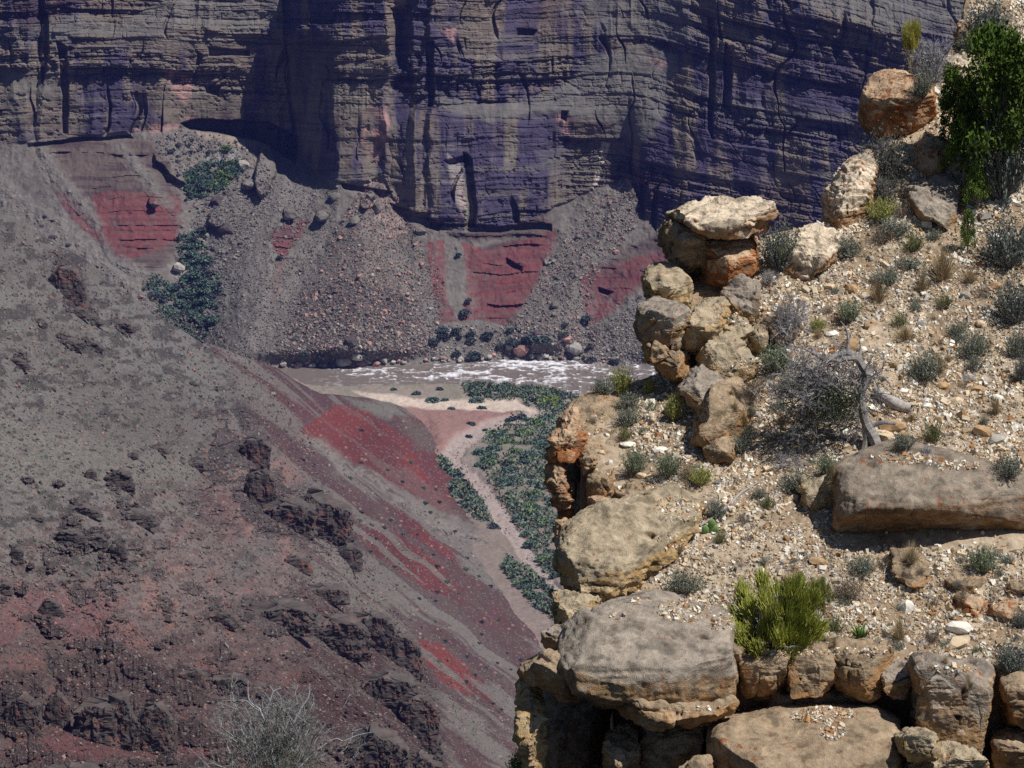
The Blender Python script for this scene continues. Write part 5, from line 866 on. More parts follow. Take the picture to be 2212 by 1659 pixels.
# the bleached dead juniper with its fallen log
def tube(pts, radii, n=8, noise=.25):
    P_ = np.array(pts, float); r_ = np.array(radii, float); m = 10; t = np.linspace(0, len(P_) - 1, (len(P_) - 1) * m + 1); i = np.minimum(t.astype(int), len(P_) - 2); f = (t - i)[:, None]
    pm = P_[np.maximum(i - 1, 0)]; p0, p1 = P_[i], P_[i + 1]; p2 = P_[np.minimum(i + 2, len(P_) - 1)]
    C = .5 * (2 * p0 + (p1 - pm) * f + (2 * pm - 5 * p0 + 4 * p1 - p2) * f ** 2 + (3 * p0 - pm - 3 * p1 + p2) * f ** 3); rr = np.interp(t, np.arange(len(r_)), r_)
    T = np.gradient(C, axis=0); T /= np.linalg.norm(T, axis=1)[:, None]; a = np.cross(T, [.1, 1, .2]); a /= np.linalg.norm(a, axis=1)[:, None]; b = np.cross(T, a); th = np.arange(n) * 2 * math.pi / n
    k = 1 + noise * vn(np.repeat(th[None] * 1.3, len(C), 0), np.repeat(t[:, None] * .35, n, 1), seed=9)
    V_ = C[:, None] + (np.cos(th)[None, :, None] * a[:, None] + np.sin(th)[None, :, None] * b[:, None]) * (rr[:, None] * k)[..., None]
    q = np.arange(len(C) * n).reshape(len(C), n); F = np.stack([q[:-1], np.roll(q, -1, 1)[:-1], np.roll(q, -1, 1)[1:], q[1:]], -1).reshape(-1, 4)
    return V_.reshape(-1, 3), F
def Z(p, ref, near=0): # region coords -> world at the ground distance of ref
    D_ = float(groundD(1681 + .24 * ref[0], 708 + .24 * ref[1])) - near; return [list(wp(1681 + .24 * a, 708 + .24 * b, D_ - c)) for a, b, c in p]
bx0, by0 = 1681 + .24 * 880, 708 + .24 * 1085; D0_ = float(groundD(bx0, by0)); base = wp(bx0, by0, D0_)
root = bpy.data.objects.new('dead_juniper', None); scene.collection.objects.link(root); root.location = base; bpy.context.view_layer.update()
def rel(pts): return np.array(pts) - np.array(base)
rf = (880, 1085); GWD = [.24, .225, .22]
ctrs = [([(905, 1095, 0), (850, 960, 0), (790, 860, .0), (755, 740, .05), (740, 600, .1), (800, 440, .1), (760, 340, .12), (690, 250, .15), (600, 225, .2), (500, 265, .3), (430, 290, .35), (300, 215, .4), (150, 160, .45)], [.085, .075, .07, .065, .06, .062, .058, .055, .05, .045, .035, .02, .008]),
        ([(770, 1135, 0), (790, 1000, 0), (780, 860, 0)], [.05, .045, .05]), ([(1060, 860, .1), (950, 850, .05), (860, 870, .0), (790, 860, 0)], [.02, .03, .035, .04]),
        ([(620, 230, .2), (630, 120, .2), (615, 20, .2), (560, -60, .2)], [.03, .022, .012, .005]), ([(730, 290, .15), (740, 200, .1), (735, 110, .1)], [.028, .018, .006]),
        ([(500, 400, .3), (530, 320, .3), (600, 280, .25), (700, 270, .2)], [.02, .03, .035, .04]), ([(430, 290, .35), (330, 350, .4), (220, 430, .45), (110, 440, .5)], [.03, .022, .014, .005]),
        ([(740, 600, .1), (620, 560, .2), (480, 600, .3), (330, 560, .4), (200, 580, .45)], [.035, .028, .02, .012, .004]), ([(740, 600, .1), (690, 740, .15), (560, 800, .25), (430, 830, .3), (300, 780, .4)], [.03, .024, .018, .01, .004]),
        ([(860, 450, .1), (940, 440, 0), (1000, 500, 0), (1020, 560, 0)], [.02, .016, .01, .004])]
parts = []
for pts, rad in ctrs:
    wv_ = rel(Z(pts, rf)); v_, f_ = tube(wv_, rad); parts.append((v_, f_, np.array(GWD) * np.repeat((1 + .18 * rng.normal(size=(len(v_) // 8, 1))), 8, 0).clip(.6, 1.3)))
mesh_np('trunk', *join(parts), m_wood, smooth=False, parent=root)
lg = rel([list(wp(1681 + .24 * a, 708 + .24 * b, float(groundD(1681 + .24 * a, 708 + .24 * (b + 30))) - .05)) for a, b in ((880, 560), (950, 620), (1060, 680), (1130, 710), (1200, 720))])
v_, f_ = tube(lg, [.06, .085, .085, .075, .05], n=10, noise=.35); mesh_np('fallen_log', v_, f_, np.array([.38, .35, .33]) * (1 + .15 * rng.normal(size=(len(v_), 1))).clip(.6, 1.3), m_wood, smooth=True, parent=root)
st = []; n = 165
cx_, cy_ = rng.normal(470, 175, n), rng.normal(570, 135, n); dep = rng.uniform(-.45, .45, n)
P_ = rel(np.array([list(wp(1681 + .24 * a, 708 + .24 * b, D0_ - c)) for a, b, c in zip(cx_, cy_, dep)])); ctr = rel([list(wp(1681 + .24 * 720, 708 + .24 * 620, D0_ - .1))])[0]
Dn = (P_ - ctr) + rng.normal(size=P_.shape) * .35; Dn /= np.linalg.norm(Dn, axis=1)[:, None]
tw = twigs(0, 1, [.21, .20, .21], depth=4, kids=3, r0=.013, start=(P_, Dn, rng.uniform(.18, .34, n)), curl=.5, shrink=.72); mesh_np('twigs', *tw, m_wood, parent=root)
Q = rel(np.array([list(wp(1681 + .24 * a, 708 + .24 * b, D0_ - c)) for a, b, c in zip(rng.normal(500, 130, 5200), rng.normal(680, 95, 5200), rng.uniform(0, .6, 5200))]))
v_, f_ = leaves(Q, .022 * np.ones(len(Q)), .4); mesh_np('foliage', v_, f_, np.repeat(np.array([.06, .075, .045]) * var(len(Q), .3), 4, 0), m_leaf, parent=root)
tag(root, 'bleached dead juniper with a twiggy crown and a fallen grey log', 'dead tree')
# fallen branches
o = mesh_np('fallen_branch', *(tube([list(wp(a, b, float(groundD(a, b)) - .04)) for a, b in ((1512, 1136), (1540, 1118), (1575, 1090), (1600, 1065), (1640, 1040))], [.012, .02, .022, .02, .008], n=6)), [.33, .31, .30], m_wood, smooth=True); tag(o, 'thin fallen grey branch lying behind the prickly pear', 'branch')
# the dead shrub at the bottom left, on a ledge below the frame
Ds = 45.0; bs = wp(600, 1790, Ds); root = bpy.data.objects.new('dead_shrub', None); scene.collection.objects.link(root); root.location = bs
def ZZ(p): return [list(wp(442 + .16 * a, 1415.7 + .16 * b, Ds - c) - bs) for a, b, c in p]
cs = [([(1000, 2300, 0), (980, 1700, 0), (900, 1300, 0), (850, 1000, .05), (760, 780, .1), (740, 720, .1), (640, 650, .1), (590, 560, .1), (585, 340, .1)], [.035, .03, .026, .022, .018, .015, .012, .01, .005]), ([(830, 740, .1), (880, 620, .1), (930, 490, .1), (1035, 440, .1)], [.014, .014, .012, .004]), ([(930, 490, .1), (880, 400, .1)], [.008, .003]),
      ([(970, 500, .1), (1025, 560, .1), (1040, 700, .1), (1160, 860, .1), (1190, 1000, .05), (1000, 1500, 0)], [.005, .008, .010, .012, .018, .025]), ([(750, 760, .1), (640, 680, .1), (550, 610, .1), (380, 610, .1), (230, 615, .1)], [.013, .011, .008, .005, .003]), ([(1000, 1500, 0), (1180, 980, 0), (1300, 720, 0), (1400, 560, 0), (1420, 380, 0)], [.028, .026, .018, .012, .005]),
      ([(1200, 1600, 0), (1500, 1300, 0), (1750, 1130, 0), (1880, 1155, 0), (2060, 1080, 0), (2250, 1040, 0)], [.02, .016, .012, .011, .009, .003]), ([(1990, 1105, 0), (2010, 1030, 0), (2140, 980, 0)], [.008, .006, .002]), ([(900, 1900, 0), (640, 1390, .1), (740, 1240, .1), (880, 1150, .1)], [.02, .012, .008, .003]), ([(700, 1700, 0), (450, 820, 0), (400, 720, 0), (180, 630, 0)], [.015, .008, .006, .002]), ([(1500, 1300, 0), (1610, 1090, 0), (1680, 1000, 0), (1860, 950, 0)], [.01, .007, .005, .002])]
parts = [(lambda t: (t[0], t[1], [.36, .36, .40]))(tube(np.array(ZZ(p)), np.array(r_) * .62, n=6)) for p, r_ in cs]; mesh_np('trunk', *join(parts), m_wood, smooth=True, parent=root)
n = 150; P_ = np.array(ZZ([(a, b, c) for a, b, c in zip(rng.normal(980, 330, n), rng.normal(1250, 260, n), rng.uniform(-.3, .4, n))])); ctr = np.array(ZZ([(1000, 2100, 0)]))[0]; Dn = (P_ - ctr); Dn /= np.linalg.norm(Dn, axis=1)[:, None]; Dn += rng.normal(size=Dn.shape) * .25
mesh_np('twigs', *twigs(0, 1, [.20, .20, .20], depth=4, kids=3, r0=.007, start=(P_, Dn, rng.uniform(.12, .26, n)), curl=.35, shrink=.72), m_wood, parent=root)
Q = np.array(ZZ([(a, b, c) for a, b, c in zip(rng.normal(1000, 300, 9000), rng.normal(1420, 190, 9000), rng.uniform(-.3, .4, 9000))])); v_, f_ = leaves(Q, .012 * np.ones(len(Q)), .3); mesh_np('foliage', v_, f_, np.repeat(np.array([.13, .15, .11]) * var(len(Q), .35), 4, 0), m_leaf, parent=root)
tag(root, 'half-dead grey shrub with bleached branches at the bottom left', 'dead shrub')
# small green bush at the foot of the cave pillar
st_, fo_ = LIB['sagegreen'][0]
o = bpy.data.objects.new('green_shrub', None); scene.collection.objects.link(o); o.location = wp(1128, 1690, 55.5); o.scale = (.28, .28, .45)
for me in (mk('stems', bush(90, 1, 1., 10, .06, [.12, .2, .05], [.25, .2, .15])[0], m_wood), mk('foliage', bush(110, 1, 1., 18, .07, [.12, .2, .05], [.25, .2, .15], up=1)[1], m_leaf)):
    c = bpy.data.objects.new(me.name.split('.')[0], me); scene.collection.objects.link(c); c.parent = o
tag(o, 'small green shrub peeping out at the bottom beside the cave pillar', 'shrub')

# ================================================================ FAR VEGETATION AND BOULDERS
fb = []
for i in range(5):
    n = 420; u = rng.normal(size=(n, 3)); u /= np.linalg.norm(u, axis=1)[:, None]; u *= (rng.uniform(.55, 1, (n, 1))) * (1 + .25 * vn(u[:, 0] * 2, u[:, 1] * 2 + u[:, 2], seed=i)[:, None]); u[:, 2] = np.abs(u[:, 2]) * .85
    v_, f_ = leaves(u, .26 * rng.uniform(.6, 1.2, n), .55, .3); fb.append((v_, f_, var(n, .2)))
def fbmesh(i, col): v_, f_, c = fb[i]; return mk('far_bush', (v_, f_, np.repeat(np.array(col) * c, 4, 0)), m_leaf)
FB = {k: [fbmesh(i, c) for i in range(5)] for k, c in dict(dark=[.065, .092, .090], teal=[.115, .175, .140], green=[.15, .215, .095], lime=[.20, .27, .06], blue=[.075, .09, .10]).items()}
def farbush(x, y, w_, kind, lb, D_, grp, hr=.85, surf_floor=False):
    me = FB[kind][rng.integers(5)]; o = bpy.data.objects.new('bush', me); scene.collection.objects.link(o); u = D_ * PXM; o.location = floorP(x, y) - Vector((0, 0, .05 * w_ * u)) if surf_floor else wp(x, y, D_ - .3 * w_ * u); o.scale = (w_ * u * .56, w_ * u * .56, w_ * u * .6 * hr); o.rotation_euler = (0, 0, rng.uniform(0, 6.28)); cat_ = 'shrub' if 'shrub' in lb else 'bush'; o.name = cat_; return tag(o, lb, cat_, grp)
zz = lambda a, b: ((650 + a * .3858) * .8848, (600 + b * .3858) * .8848)
ORD = ['first', 'second', 'third', 'fourth', 'fifth', 'sixth', 'seventh', 'eighth', 'ninth', 'tenth', 'eleventh', 'twelfth', 'thirteenth', 'fourteenth', 'fifteenth', 'sixteenth', 'seventeenth', 'eighteenth', 'nineteenth', 'twentieth']
lst = sorted([(1115, 545, 26), (1205, 545, 20), (1062, 612, 22), (1150, 580, 18), (1295, 565, 18), (1292, 605, 20), (1400, 575, 26), (1565, 625, 30), (1680, 600, 30), (1752, 612, 30), (1320, 705, 28), (1540, 540, 16), (1222, 580, 13), (1640, 590, 14), (1102, 575, 15), (1205, 690, 18), (1480, 640, 16)])
for i, (a, b, w_) in enumerate(lst):
    x, y = zz(a, b); farbush(x, y, w_, 'dark', f'dark bush, {ORD[i]} from the left in the scattered row above the far river bank', float(farD(x, y)), 'dark bushes above the far river bank')
for a, b, w_, lb in ((1255, 430, 22, 'lone dark bush under the pale strip between the red patches'), (1280, 350, 14, 'tiny bush high under the strip between the red patches'), (1217, 60, 13, 'tiny blue bush inside the pale strip between the red patches'), (2026, 470, 22, 'dark bush at the lower left tip of the right-hand red patch'), (1885, 575, 20, 'dark bush on the chute right of the central red patch'), (2047, 650, 17, 'dark bush below the right-hand red patch'), (2060, 725, 19, 'dark bush at the far bank left of the rock stack'),
                     (1890, 505, 14, 'small bush halfway down the chute right of the central red patch'), (85, 80, 14, 'small blue bush at the tip of the heart-shaped red patch'), (605, 700, 22, 'dark bush near the left end of the far bank'), (2215, 735, 16, 'bush at the far bank touching the rock stack'), (240, 690, 18, 'bush among the pale boulders at the left end of the far bank'), (345, 705, 16, 'bush beside the pale boulders of the far bank')):
    x, y = zz(a, b); farbush(x, y, w_, 'dark', lb, float(farD(x, y)), 'dark bushes on the far slope')
def scatter(poly, n, mind, seed):
    rg = np.random.default_rng(seed); P_ = np.array(poly, float); lo, hi = P_.min(0), P_.max(0); out = []
    for _ in range(n * 40):
        p = rg.uniform(lo, hi)
        if pmask(np.array([p[0]]), np.array([p[1]]), poly, .5)[0] > .5 and all(math.hypot(p[0] - q[0], (p[1] - q[1]) * 1.5) > mind for q in out): out.append(p)
        if len(out) >= n: break
    return out
for poly, n, md_, kinds, ws, lb, surf in (
    ([(1120, 905), (1215, 898), (1215, 1260), (1180, 1240), (1140, 1170), (1100, 1110), (1060, 1050), (1035, 990), (1045, 945)], 115, 8, ['teal', 'teal', 'green'], (9, 36), 'teal bush in the dense thicket on the right side of the creek bed', 'f'),
    ([(1000, 828), (1110, 830), (1215, 850), (1250, 865), (1215, 895), (1165, 890), (1120, 866), (1010, 860)], 34, 9, ['teal', 'dark', 'green'], (14, 26), 'bush in the thicket between the rapids and the pink sandbar', 'f'),
    ([(945, 985), (985, 1010), (1030, 1080), (1065, 1140), (1020, 1120), (960, 1050)], 15, 10, ['teal', 'blue'], (14, 28), 'blue-green bush between the red slope and the creek bed', 'f'),
    ([(1085, 1205), (1140, 1240), (1190, 1270), (1200, 1345), (1140, 1300), (1095, 1250)], 24, 9, ['teal', 'dark'], (16, 28), 'dark teal bush at the bottom of the creek valley beside the near cliff', 'f'),
    ([(398, 405), (405, 372), (440, 355), (525, 345), (530, 362), (470, 410), (440, 420), (400, 430)], 22, 8, ['teal', 'green'], (12, 24), 'shrub in the green patch at the head of the side gully', 'w'),
    ([(385, 510), (440, 490), (450, 560), (480, 600), (470, 680), (440, 730), (405, 742), (340, 690), (345, 650), (305, 620), (330, 595), (385, 620), (395, 580)], 48, 9, ['teal', 'teal', 'blue'], (14, 30), 'shrub in the blue-green thicket filling the lower side gully', 'w'),
    ([(330, 285), (420, 280), (460, 320), (420, 400), (380, 380), (340, 310)], 14, 12, ['blue'], (6, 13), 'small shrub on the slope left of the side gully head', 'w')):
    for p in scatter(poly, n, md_, 77 + n):
        w_ = rng.uniform(*ws); D_ = float(floorD(p[0], p[1])) if surf == 'f' else float(farD(p[0], p[1])); farbush(p[0], p[1] + w_ * .2, w_, kinds[rng.integers(len(kinds))], lb, D_, lb.replace('bush', 'bushes', 1).replace('shrub', 'shrubs', 1), surf_floor=surf == 'f')
for x, y, w_, kd, lb in ((1185, 872, 44, 'lime', 'bright lime green bush near the right end of the sandbar'), (487, 320, 26, 'green', 'bright green bush at the mouth of the cave hollow'), (935, 866, 30, 'teal', 'bush at the middle of the pale sandbar'), (960, 866, 18, 'teal', 'bush touching the middle sandbar bush on its right'), (900, 852, 20, 'dark', 'left dark bush on the gravel bank by the river'), (1030, 866, 30, 'teal', 'rounded bush at the upper edge of the sandbar'), (1040, 882, 20, 'dark', 'bush in the middle of the pale sand'), (1017, 925, 18, 'dark', 'dark tree-like bush on the pink flat left of the creek'), (1012, 945, 16, 'dark', 'dark bush below the tree-like one beside the creek'), (1048, 930, 12, 'dark', 'small dark bush on the creek bank'),
                         (1105, 912, 24, 'dark', 'dark bush on the red bank left of the creek mouth'), (1125, 908, 28, 'dark', 'round dark bush at the creek mouth'), (975, 886, 16, 'teal', 'small bush on the lower rim of the sandbar'), (850, 846, 14, 'dark', 'tiny bush on the upper left of the gravel bank'), (950, 845, 16, 'dark', 'dark bush on the shore right below the calm water'), (905, 912, 14, 'blue', 'dark bush on the crest of the red slope'), (1005, 835, 16, 'teal', 'bush on the shore below the first rapids')):
    D_ = float(farD(x, y)) if y < 500 else float(floorD(x, y)); farbush(x, y + w_ * .15, w_, kd, lb, D_ - (8 if x == 905 else 0), 'bushes around the sandbar and creek mouth', .8, surf_floor=(y > 500 and x != 905))
for i, p in enumerate(scatter([(640, 950), (780, 900), (950, 1020), (1150, 1290), (1180, 1400), (1100, 1560), (950, 1450), (800, 1200), (700, 1050)], 60, 26, 5)):
    w_ = rng.uniform(6, 13); farbush(p[0], p[1], w_, ['dark', 'blue', 'teal'][i % 3], 'tiny dark shrub dotted over the red slopes of the left hillside', float(hillD(p[0], p[1])) - 1, 'tiny shrubs on the red slopes')
# boulders on the far slopes
m_fb = mat_vc('far_boulder', scale=.5, amt=.25, bump=.6, bdist=.5)
BM = {k: [mesh_np('b', CH[i], IF, np.array(c) * (1 + .15 * rng.normal(size=(len(IV), 1))), m_fb, link=False) for i in range(8)] for k, c in dict(grey=[.17, .155, .145], pink=[.40, .23, .20], pale=[.36, .33, .30], dark=[.085, .07, .075]).items()}
def fboul(x, y, w_, kd, lb, grp, D_=None, hr=.8):
    D_ = float(farD(x, y)) if D_ is None else D_; o = bpy.data.objects.new('boulder', BM[kd][rng.integers(8)]); scene.collection.objects.link(o); u = D_ * PXM; o.location = wp(x, y, D_ - .15 * w_ * u); o.scale = (w_ * u * .6, w_ * u * .6, w_ * u * .6 * hr); o.rotation_euler = (rng.uniform(-.3, .3), rng.uniform(-.3, .3), rng.uniform(0, 6.28)); tag(o, lb, 'boulder', grp)
for x, y, w_, kd, lb in ((335, 441, 17, 'grey', 'round grey boulder on the main left red patch'), (812, 450, 32, 'grey', 'large flat grey boulder near the top of the central talus cone'), (799, 425, 22, 'grey', 'dark squared boulder above the large flat one at the cone top'), (768, 478, 26, 'grey', 'grey boulder with a dark shadow low left of the cone top'), (625, 465, 30, 'grey', 'left of two grey boulders above the heart-shaped red patch'), (697, 468, 30, 'grey', 'right of two grey boulders above the heart-shaped red patch'), (722, 425, 26, 'grey', 'wedge boulder on the slope below the alcove shadow'), (908, 500, 24, 'grey', 'boulder on the slope right of the cone below the cliff foot'),
                         (780, 840 - 0, 0, '', ''), (470, 435, 26, 'dark', 'dark boulder on the right side of the gully'), (490, 498, 32, 'dark', 'large dark boulder in the middle of the gully'), (525, 360, 30, 'pale', 'pale smooth boulder at the head of the gully'), (540, 400, 24, 'grey', 'grey boulder right of the gully head'), (785, 838 - 4, 0, '', ''), (1250, 512, 14, 'grey', 'round boulder on the upper right chute'), (1330, 545, 14, 'pink', 'pinkish round boulder on the right chute'), (740, 783, 32, 'pale', 'large pale boulder standing in the water at the far bank'), (770, 770, 28, 'pale', 'pale boulder right behind the one in the water'),
                         (1125, 755, 34, 'pink', 'broad pink boulder on the far bank'), (1098, 748, 20, 'pale', 'pale boulder left of the broad pink one'), (1245, 757, 36, 'pale', 'large pale boulder on the bank below two dark bushes'), (760, 738, 30, 'dark', 'dark boulder casting a shadow near the cone foot'), (860, 720, 12, 'pink', 'small bright pink boulder right of the cone foot'), (385, 578, 30, 'pale', 'pale cliff-like rock at the gully step'), (1160, 720, 18, 'dark', 'dark boulder behind the far-bank bushes'), (1200, 660, 20, 'grey', 'grey boulder on the chute beside the central red patch'), (1220, 730, 26, 'pink', 'pinkish boulder between the dark bushes of the bank')):
    if w_: fboul(x, y, w_, kd, lb, 'large boulders on the far side')
xs = np.sort(rng.uniform(610, 1340, 70))
for i, x in enumerate(xs): fboul(x, float(np.interp(x, XE, YE)) - rng.uniform(-1, 9), rng.uniform(6, 17), ['pale', 'grey', 'pale', 'pink'][rng.integers(4)], 'pale boulder in the line of rocks along the far water edge', 'boulders lining the far water edge')
for p in scatter([(800, 400), (860, 440), (930, 560), (950, 740), (650, 750), (690, 560), (760, 440)], 60, 15, 9):
    fboul(p[0], p[1], rng.uniform(5, 12), ['pink', 'grey', 'pink', 'pale'][rng.integers(4)], 'small boulder scattered over the central talus cone', 'boulders on the central talus cone')
# loose rock of the slopes
def rub(n, poly, Df_, lo, hi, cols, name, seed):
    rg = np.random.default_rng(seed); P_ = np.array(poly, float); a, b = P_.min(0), P_.max(0); x = rg.uniform(a[0], b[0], n * 2); y = rg.uniform(a[1], b[1], n * 2); m = pmask(x, y, poly, 10) > rg.random(n * 2); x, y = x[m][:n], y[m][:n]
    D_ = Df_(x, y); s = np.clip(rg.lognormal(math.log(lo), .5, len(x)), lo * .5, hi) * D_ * PXM; c = np.array(cols)[rg.integers(len(cols), size=len(x))] * rg.uniform(.75, 1.25, (len(x), 1))
    return W(x, y, D_), s, c
R1_ = [rub(9000, [(800, 380), (880, 450), (960, 620), (950, 770), (600, 775), (640, 640), (730, 480)], farD, 1.6, 7, [[.16, .145, .135], [.20, .18, .165], [.34, .20, .17], [.10, .09, .085]], '', 1), rub(4500, [(1370, 380), (1385, 470), (1270, 620), (1300, 770), (1080, 760), (1190, 560), (1300, 420)], farD, 2.2, 8, [[.17, .155, .145], [.24, .22, .2], [.28, .18, .16]], '', 2),
       rub(3500, [(400, 280), (560, 320), (600, 400), (500, 600), (440, 740), (400, 600), (420, 420), (330, 300)], farD, 2.2, 9, [[.16, .145, .14], [.24, .22, .2], [.09, .08, .1]], '', 3), rub(6000, [(440, 560), (560, 380), (740, 400), (700, 560), (620, 780), (430, 740)], farD, 1.7, 6, [[.17, .155, .145], [.23, .21, .195], [.12, .11, .105]], '', 16), rub(4000, [(1300, 700), (1450, 620), (1500, 790), (1300, 780)], farD, 1.7, 5, [[.17, .155, .145], [.23, .21, .195]], '', 17), rub(3000, [(600, 700), (1400, 700), (1400, 785), (600, 790)], farD, 2.5, 8, [[.2, .18, .17], [.32, .29, .26]], '', 6), rub(2600, [(640, 640), (740, 600), (900, 640), (940, 770), (620, 770)], farD, 2.7, 11, [[.15, .135, .13], [.30, .22, .2], [.09, .08, .08]], '', 18)]
tag(stones_mesh('talus_rubble', np.concatenate([a[0] for a in R1_]), np.concatenate([a[1] for a in R1_]), np.concatenate([a[2] for a in R1_]), m_fb, .8), kind='stuff')
R2_ = [rub(36000, [(0, 480), (180, 560), (600, 800), (760, 1150), (940, 1480), (950, 1680), (-20, 1680)], hillD, 2.5, 10, [[.10, .092, .088], [.14, .125, .12], [.075, .062, .06], [.22, .14, .12], [.16, .15, .14]], '', 7), rub(5000, [(600, 900), (860, 1070), (1190, 1240), (1190, 1300), (900, 1300), (1100, 1450), (1120, 1650), (950, 1650), (880, 1400), (740, 1130)], hillD, 1.8, 6, [[.15, .14, .13], [.22, .2, .18], [.11, .085, .085]], '', 8)]
tag(stones_mesh('hillside_rubble', np.concatenate([a[0] for a in R2_]), np.concatenate([a[1] for a in R2_]), np.concatenate([a[2] for a in R2_]), m_fb, .8), kind='stuff')
# rubble and driftwood of the valley floor
R3_ = [rub(5000, [(700, 850), (1215, 850), (1215, 1340), (1150, 1300), (1050, 1130), (960, 1000), (860, 880)], floorD, 1.6, 4, [[.25, .22, .2], [.36, .3, .27], [.17, .15, .13]], '', 11)]
tag(stones_mesh('valley_rubble', *[R3_[0][0], R3_[0][1], R3_[0][2]], m_fb, .6), kind='stuff')

# low scrub merging between the bushes of the creek valley and the gully
def scrub(polys, n, surf, cols, name, seed, sz_):
    rg = np.random.default_rng(seed); P_ = []
    for poly in polys:
        A = np.array(poly, float); a, b = A.min(0), A.max(0); x = rg.uniform(a[0], b[0], n); y = rg.uniform(a[1], b[1], n); m = (pmask(x, y, poly, 8) > rg.random(n)) & (fbm(x / 16, y / 9, oct=3, seed=seed) > -.12); x, y = x[m], y[m]
        if surf == 'f':
            j = np.clip(((x - 380) / 1.9).astype(int), 0, len(fx) - 1); i = np.clip(((y - RBg[0, j]) / (1500 - RBg[0, j]) * (nrf - 1)).astype(int), 0, nrf - 1); p = W(x, y, floorD(x, y)); p[:, 2] = Z0[i, j] + rg.uniform(.1, 2.4, len(x))
        else: p = W(x, y, farD(x, y) - 1.5)
        P_.append(p)
    P_ = np.concatenate(P_); v_, f_ = leaves(P_, sz_ * rg.uniform(.6, 1.3, len(P_)), .6, .2); c = np.array(cols)[rg.integers(len(cols), size=len(P_))] * var(len(P_), .2)
    tag(mesh_np(name, v_, f_, np.repeat(c, 4, 0), m_leaf), kind='stuff')
scrub([[(1120, 905), (1215, 898), (1215, 1260), (1180, 1240), (1140, 1170), (1100, 1110), (1060, 1050), (1035, 990), (1045, 945)], [(1000, 828), (1110, 830), (1215, 850), (1250, 865), (1215, 895), (1165, 890), (1120, 866), (1010, 860)], [(945, 985), (985, 1010), (1030, 1080), (1065, 1140), (1020, 1120), (960, 1050)], [(1085, 1205), (1140, 1240), (1190, 1270), (1200, 1345), (1140, 1300), (1095, 1250)]],
      17000, 'f', [[.11, .165, .13], [.15, .20, .12], [.08, .12, .10], [.20, .19, .13]], 'valley_scrub', 3, 1.15)
scrub([[(385, 510), (440, 490), (450, 560), (480, 600), (470, 680), (440, 730), (405, 742), (340, 690), (345, 650), (305, 620), (330, 595), (385, 620), (395, 580)], [(398, 405), (405, 372), (440, 355), (525, 345), (530, 362), (470, 410), (440, 420), (400, 430)]], 9000, 'w', [[.07, .12, .105], [.09, .15, .09], [.06, .09, .085]], 'gully_scrub', 4, 1.3)

# dark cliffs and outcrops standing on the left hillside: stacks of fractured, jointed blocks
def outcrop(x, yb, w_, h_, lb, seed, tilt=0., slab=False):
    k_ = 1.3 if (x > 530 and not slab) else 1.0; w_ *= 1.15 * k_; h_ *= .85 * k_; D_ = float(hillD(x, yb)); u = D_ * PXM; nt, nv = int(max(60, w_ * 2.2)), int(max(26, h_ * 1.0)); th = np.linspace(0, 2 * math.pi, nt, endpoint=False)
    T, V_ = np.meshgrid(th, np.linspace(0, 1, nv + 10)); side = V_ <= nv / (nv + 10.); vz = np.minimum(V_ * (nv + 10.) / nv, 1); cap = np.clip((V_ * (nv + 10.) - nv) / 9., 0, 1)
    ct, st_ = np.cos(T), np.sin(T); ex = .55; X_ = np.sign(ct) * np.abs(ct) ** ex * w_ / 2; Y_ = np.sign(st_) * np.abs(st_) ** ex * w_ * .28
    prof = .95 - .35 * np.abs(X_ / (w_ / 2)) ** 3 + .22 * fbm(X_ / (w_ * .3) + seed, X_ * 0, oct=4, seed=seed); Zl = h_ * (-.35 + vz * (.35 + .78 * np.clip(prof, .15, 1.3)))
    def bk(hh, ww, sd):
        s_ = Zl / hh + .5 * fbm(X_ / ww / 2, Zl / hh / 2, oct=2, seed=sd); k = np.floor(s_); c = (X_ + Y_ * .5) / (ww * (.6 + .9 * hsh(k, k, 0, sd))) + 7 * hsh(k, k, 1, sd) + .6 * fbm(Zl / hh, X_ / ww, oct=2, seed=sd + 1); return hsh(k, np.floor(c), 2, sd) - .5
    rr = 1.08 + .26 * fbm(X_ / (w_ * .3) + seed, Zl / (h_ * .6), oct=4, seed=seed + 3) + (.24 if slab else .16) * bk(5 if slab else 14, 30 if slab else 8, seed) + .10 * bk(3 if slab else 6, 5, seed + 7) - .14 * vz ** 2
    lean = (h_ * .5) * math.tan(tilt) if tilt else 0.
    X2 = X_ * rr * (1 - cap) + lean * vz * (1 if tilt else 0); Y2 = Y_ * rr * (1 - cap) + .12 * h_ * vz; Zt = Zl + 1.5 * fbm(X_ / 4 + seed, Y_ / 4, oct=2, seed=seed + 5) * vz
    P_ = np.stack([X2, Y2, Zt], -1); q = np.arange(P_.shape[0] * nt).reshape(-1, nt); F = np.stack([q[:-1], np.roll(q, -1, 1)[:-1], np.roll(q, -1, 1)[1:], q[1:]], -1).reshape(-1, 4)
    n1_ = fbm(X_ / 6 + seed, Zl / 9, oct=4, seed=seed + 8); c = mix([.088, .074, .070], [.050, .042, .042], sm(-.3, .3, n1_)); c = mix(c, [.165, .085, .072], .7 * sm(.12, .4, fbm(X_ / 9 + seed, Zl / 16, oct=3, seed=seed + 9)) * (0 if slab else 1)); c = mix(c, [.115, .10, .095], .8 * cap + .5 * sm(.85, 1, vz) * (1 - cap))
    o = mesh_np('rock_outcrop', P_.reshape(-1, 3) * u, F, c.reshape(-1, 3), m_fb); o.location = wp(x, yb, D_ + 3 * u); tag(o, lb, 'rock outcrop', 'dark outcrops on the left hillside')
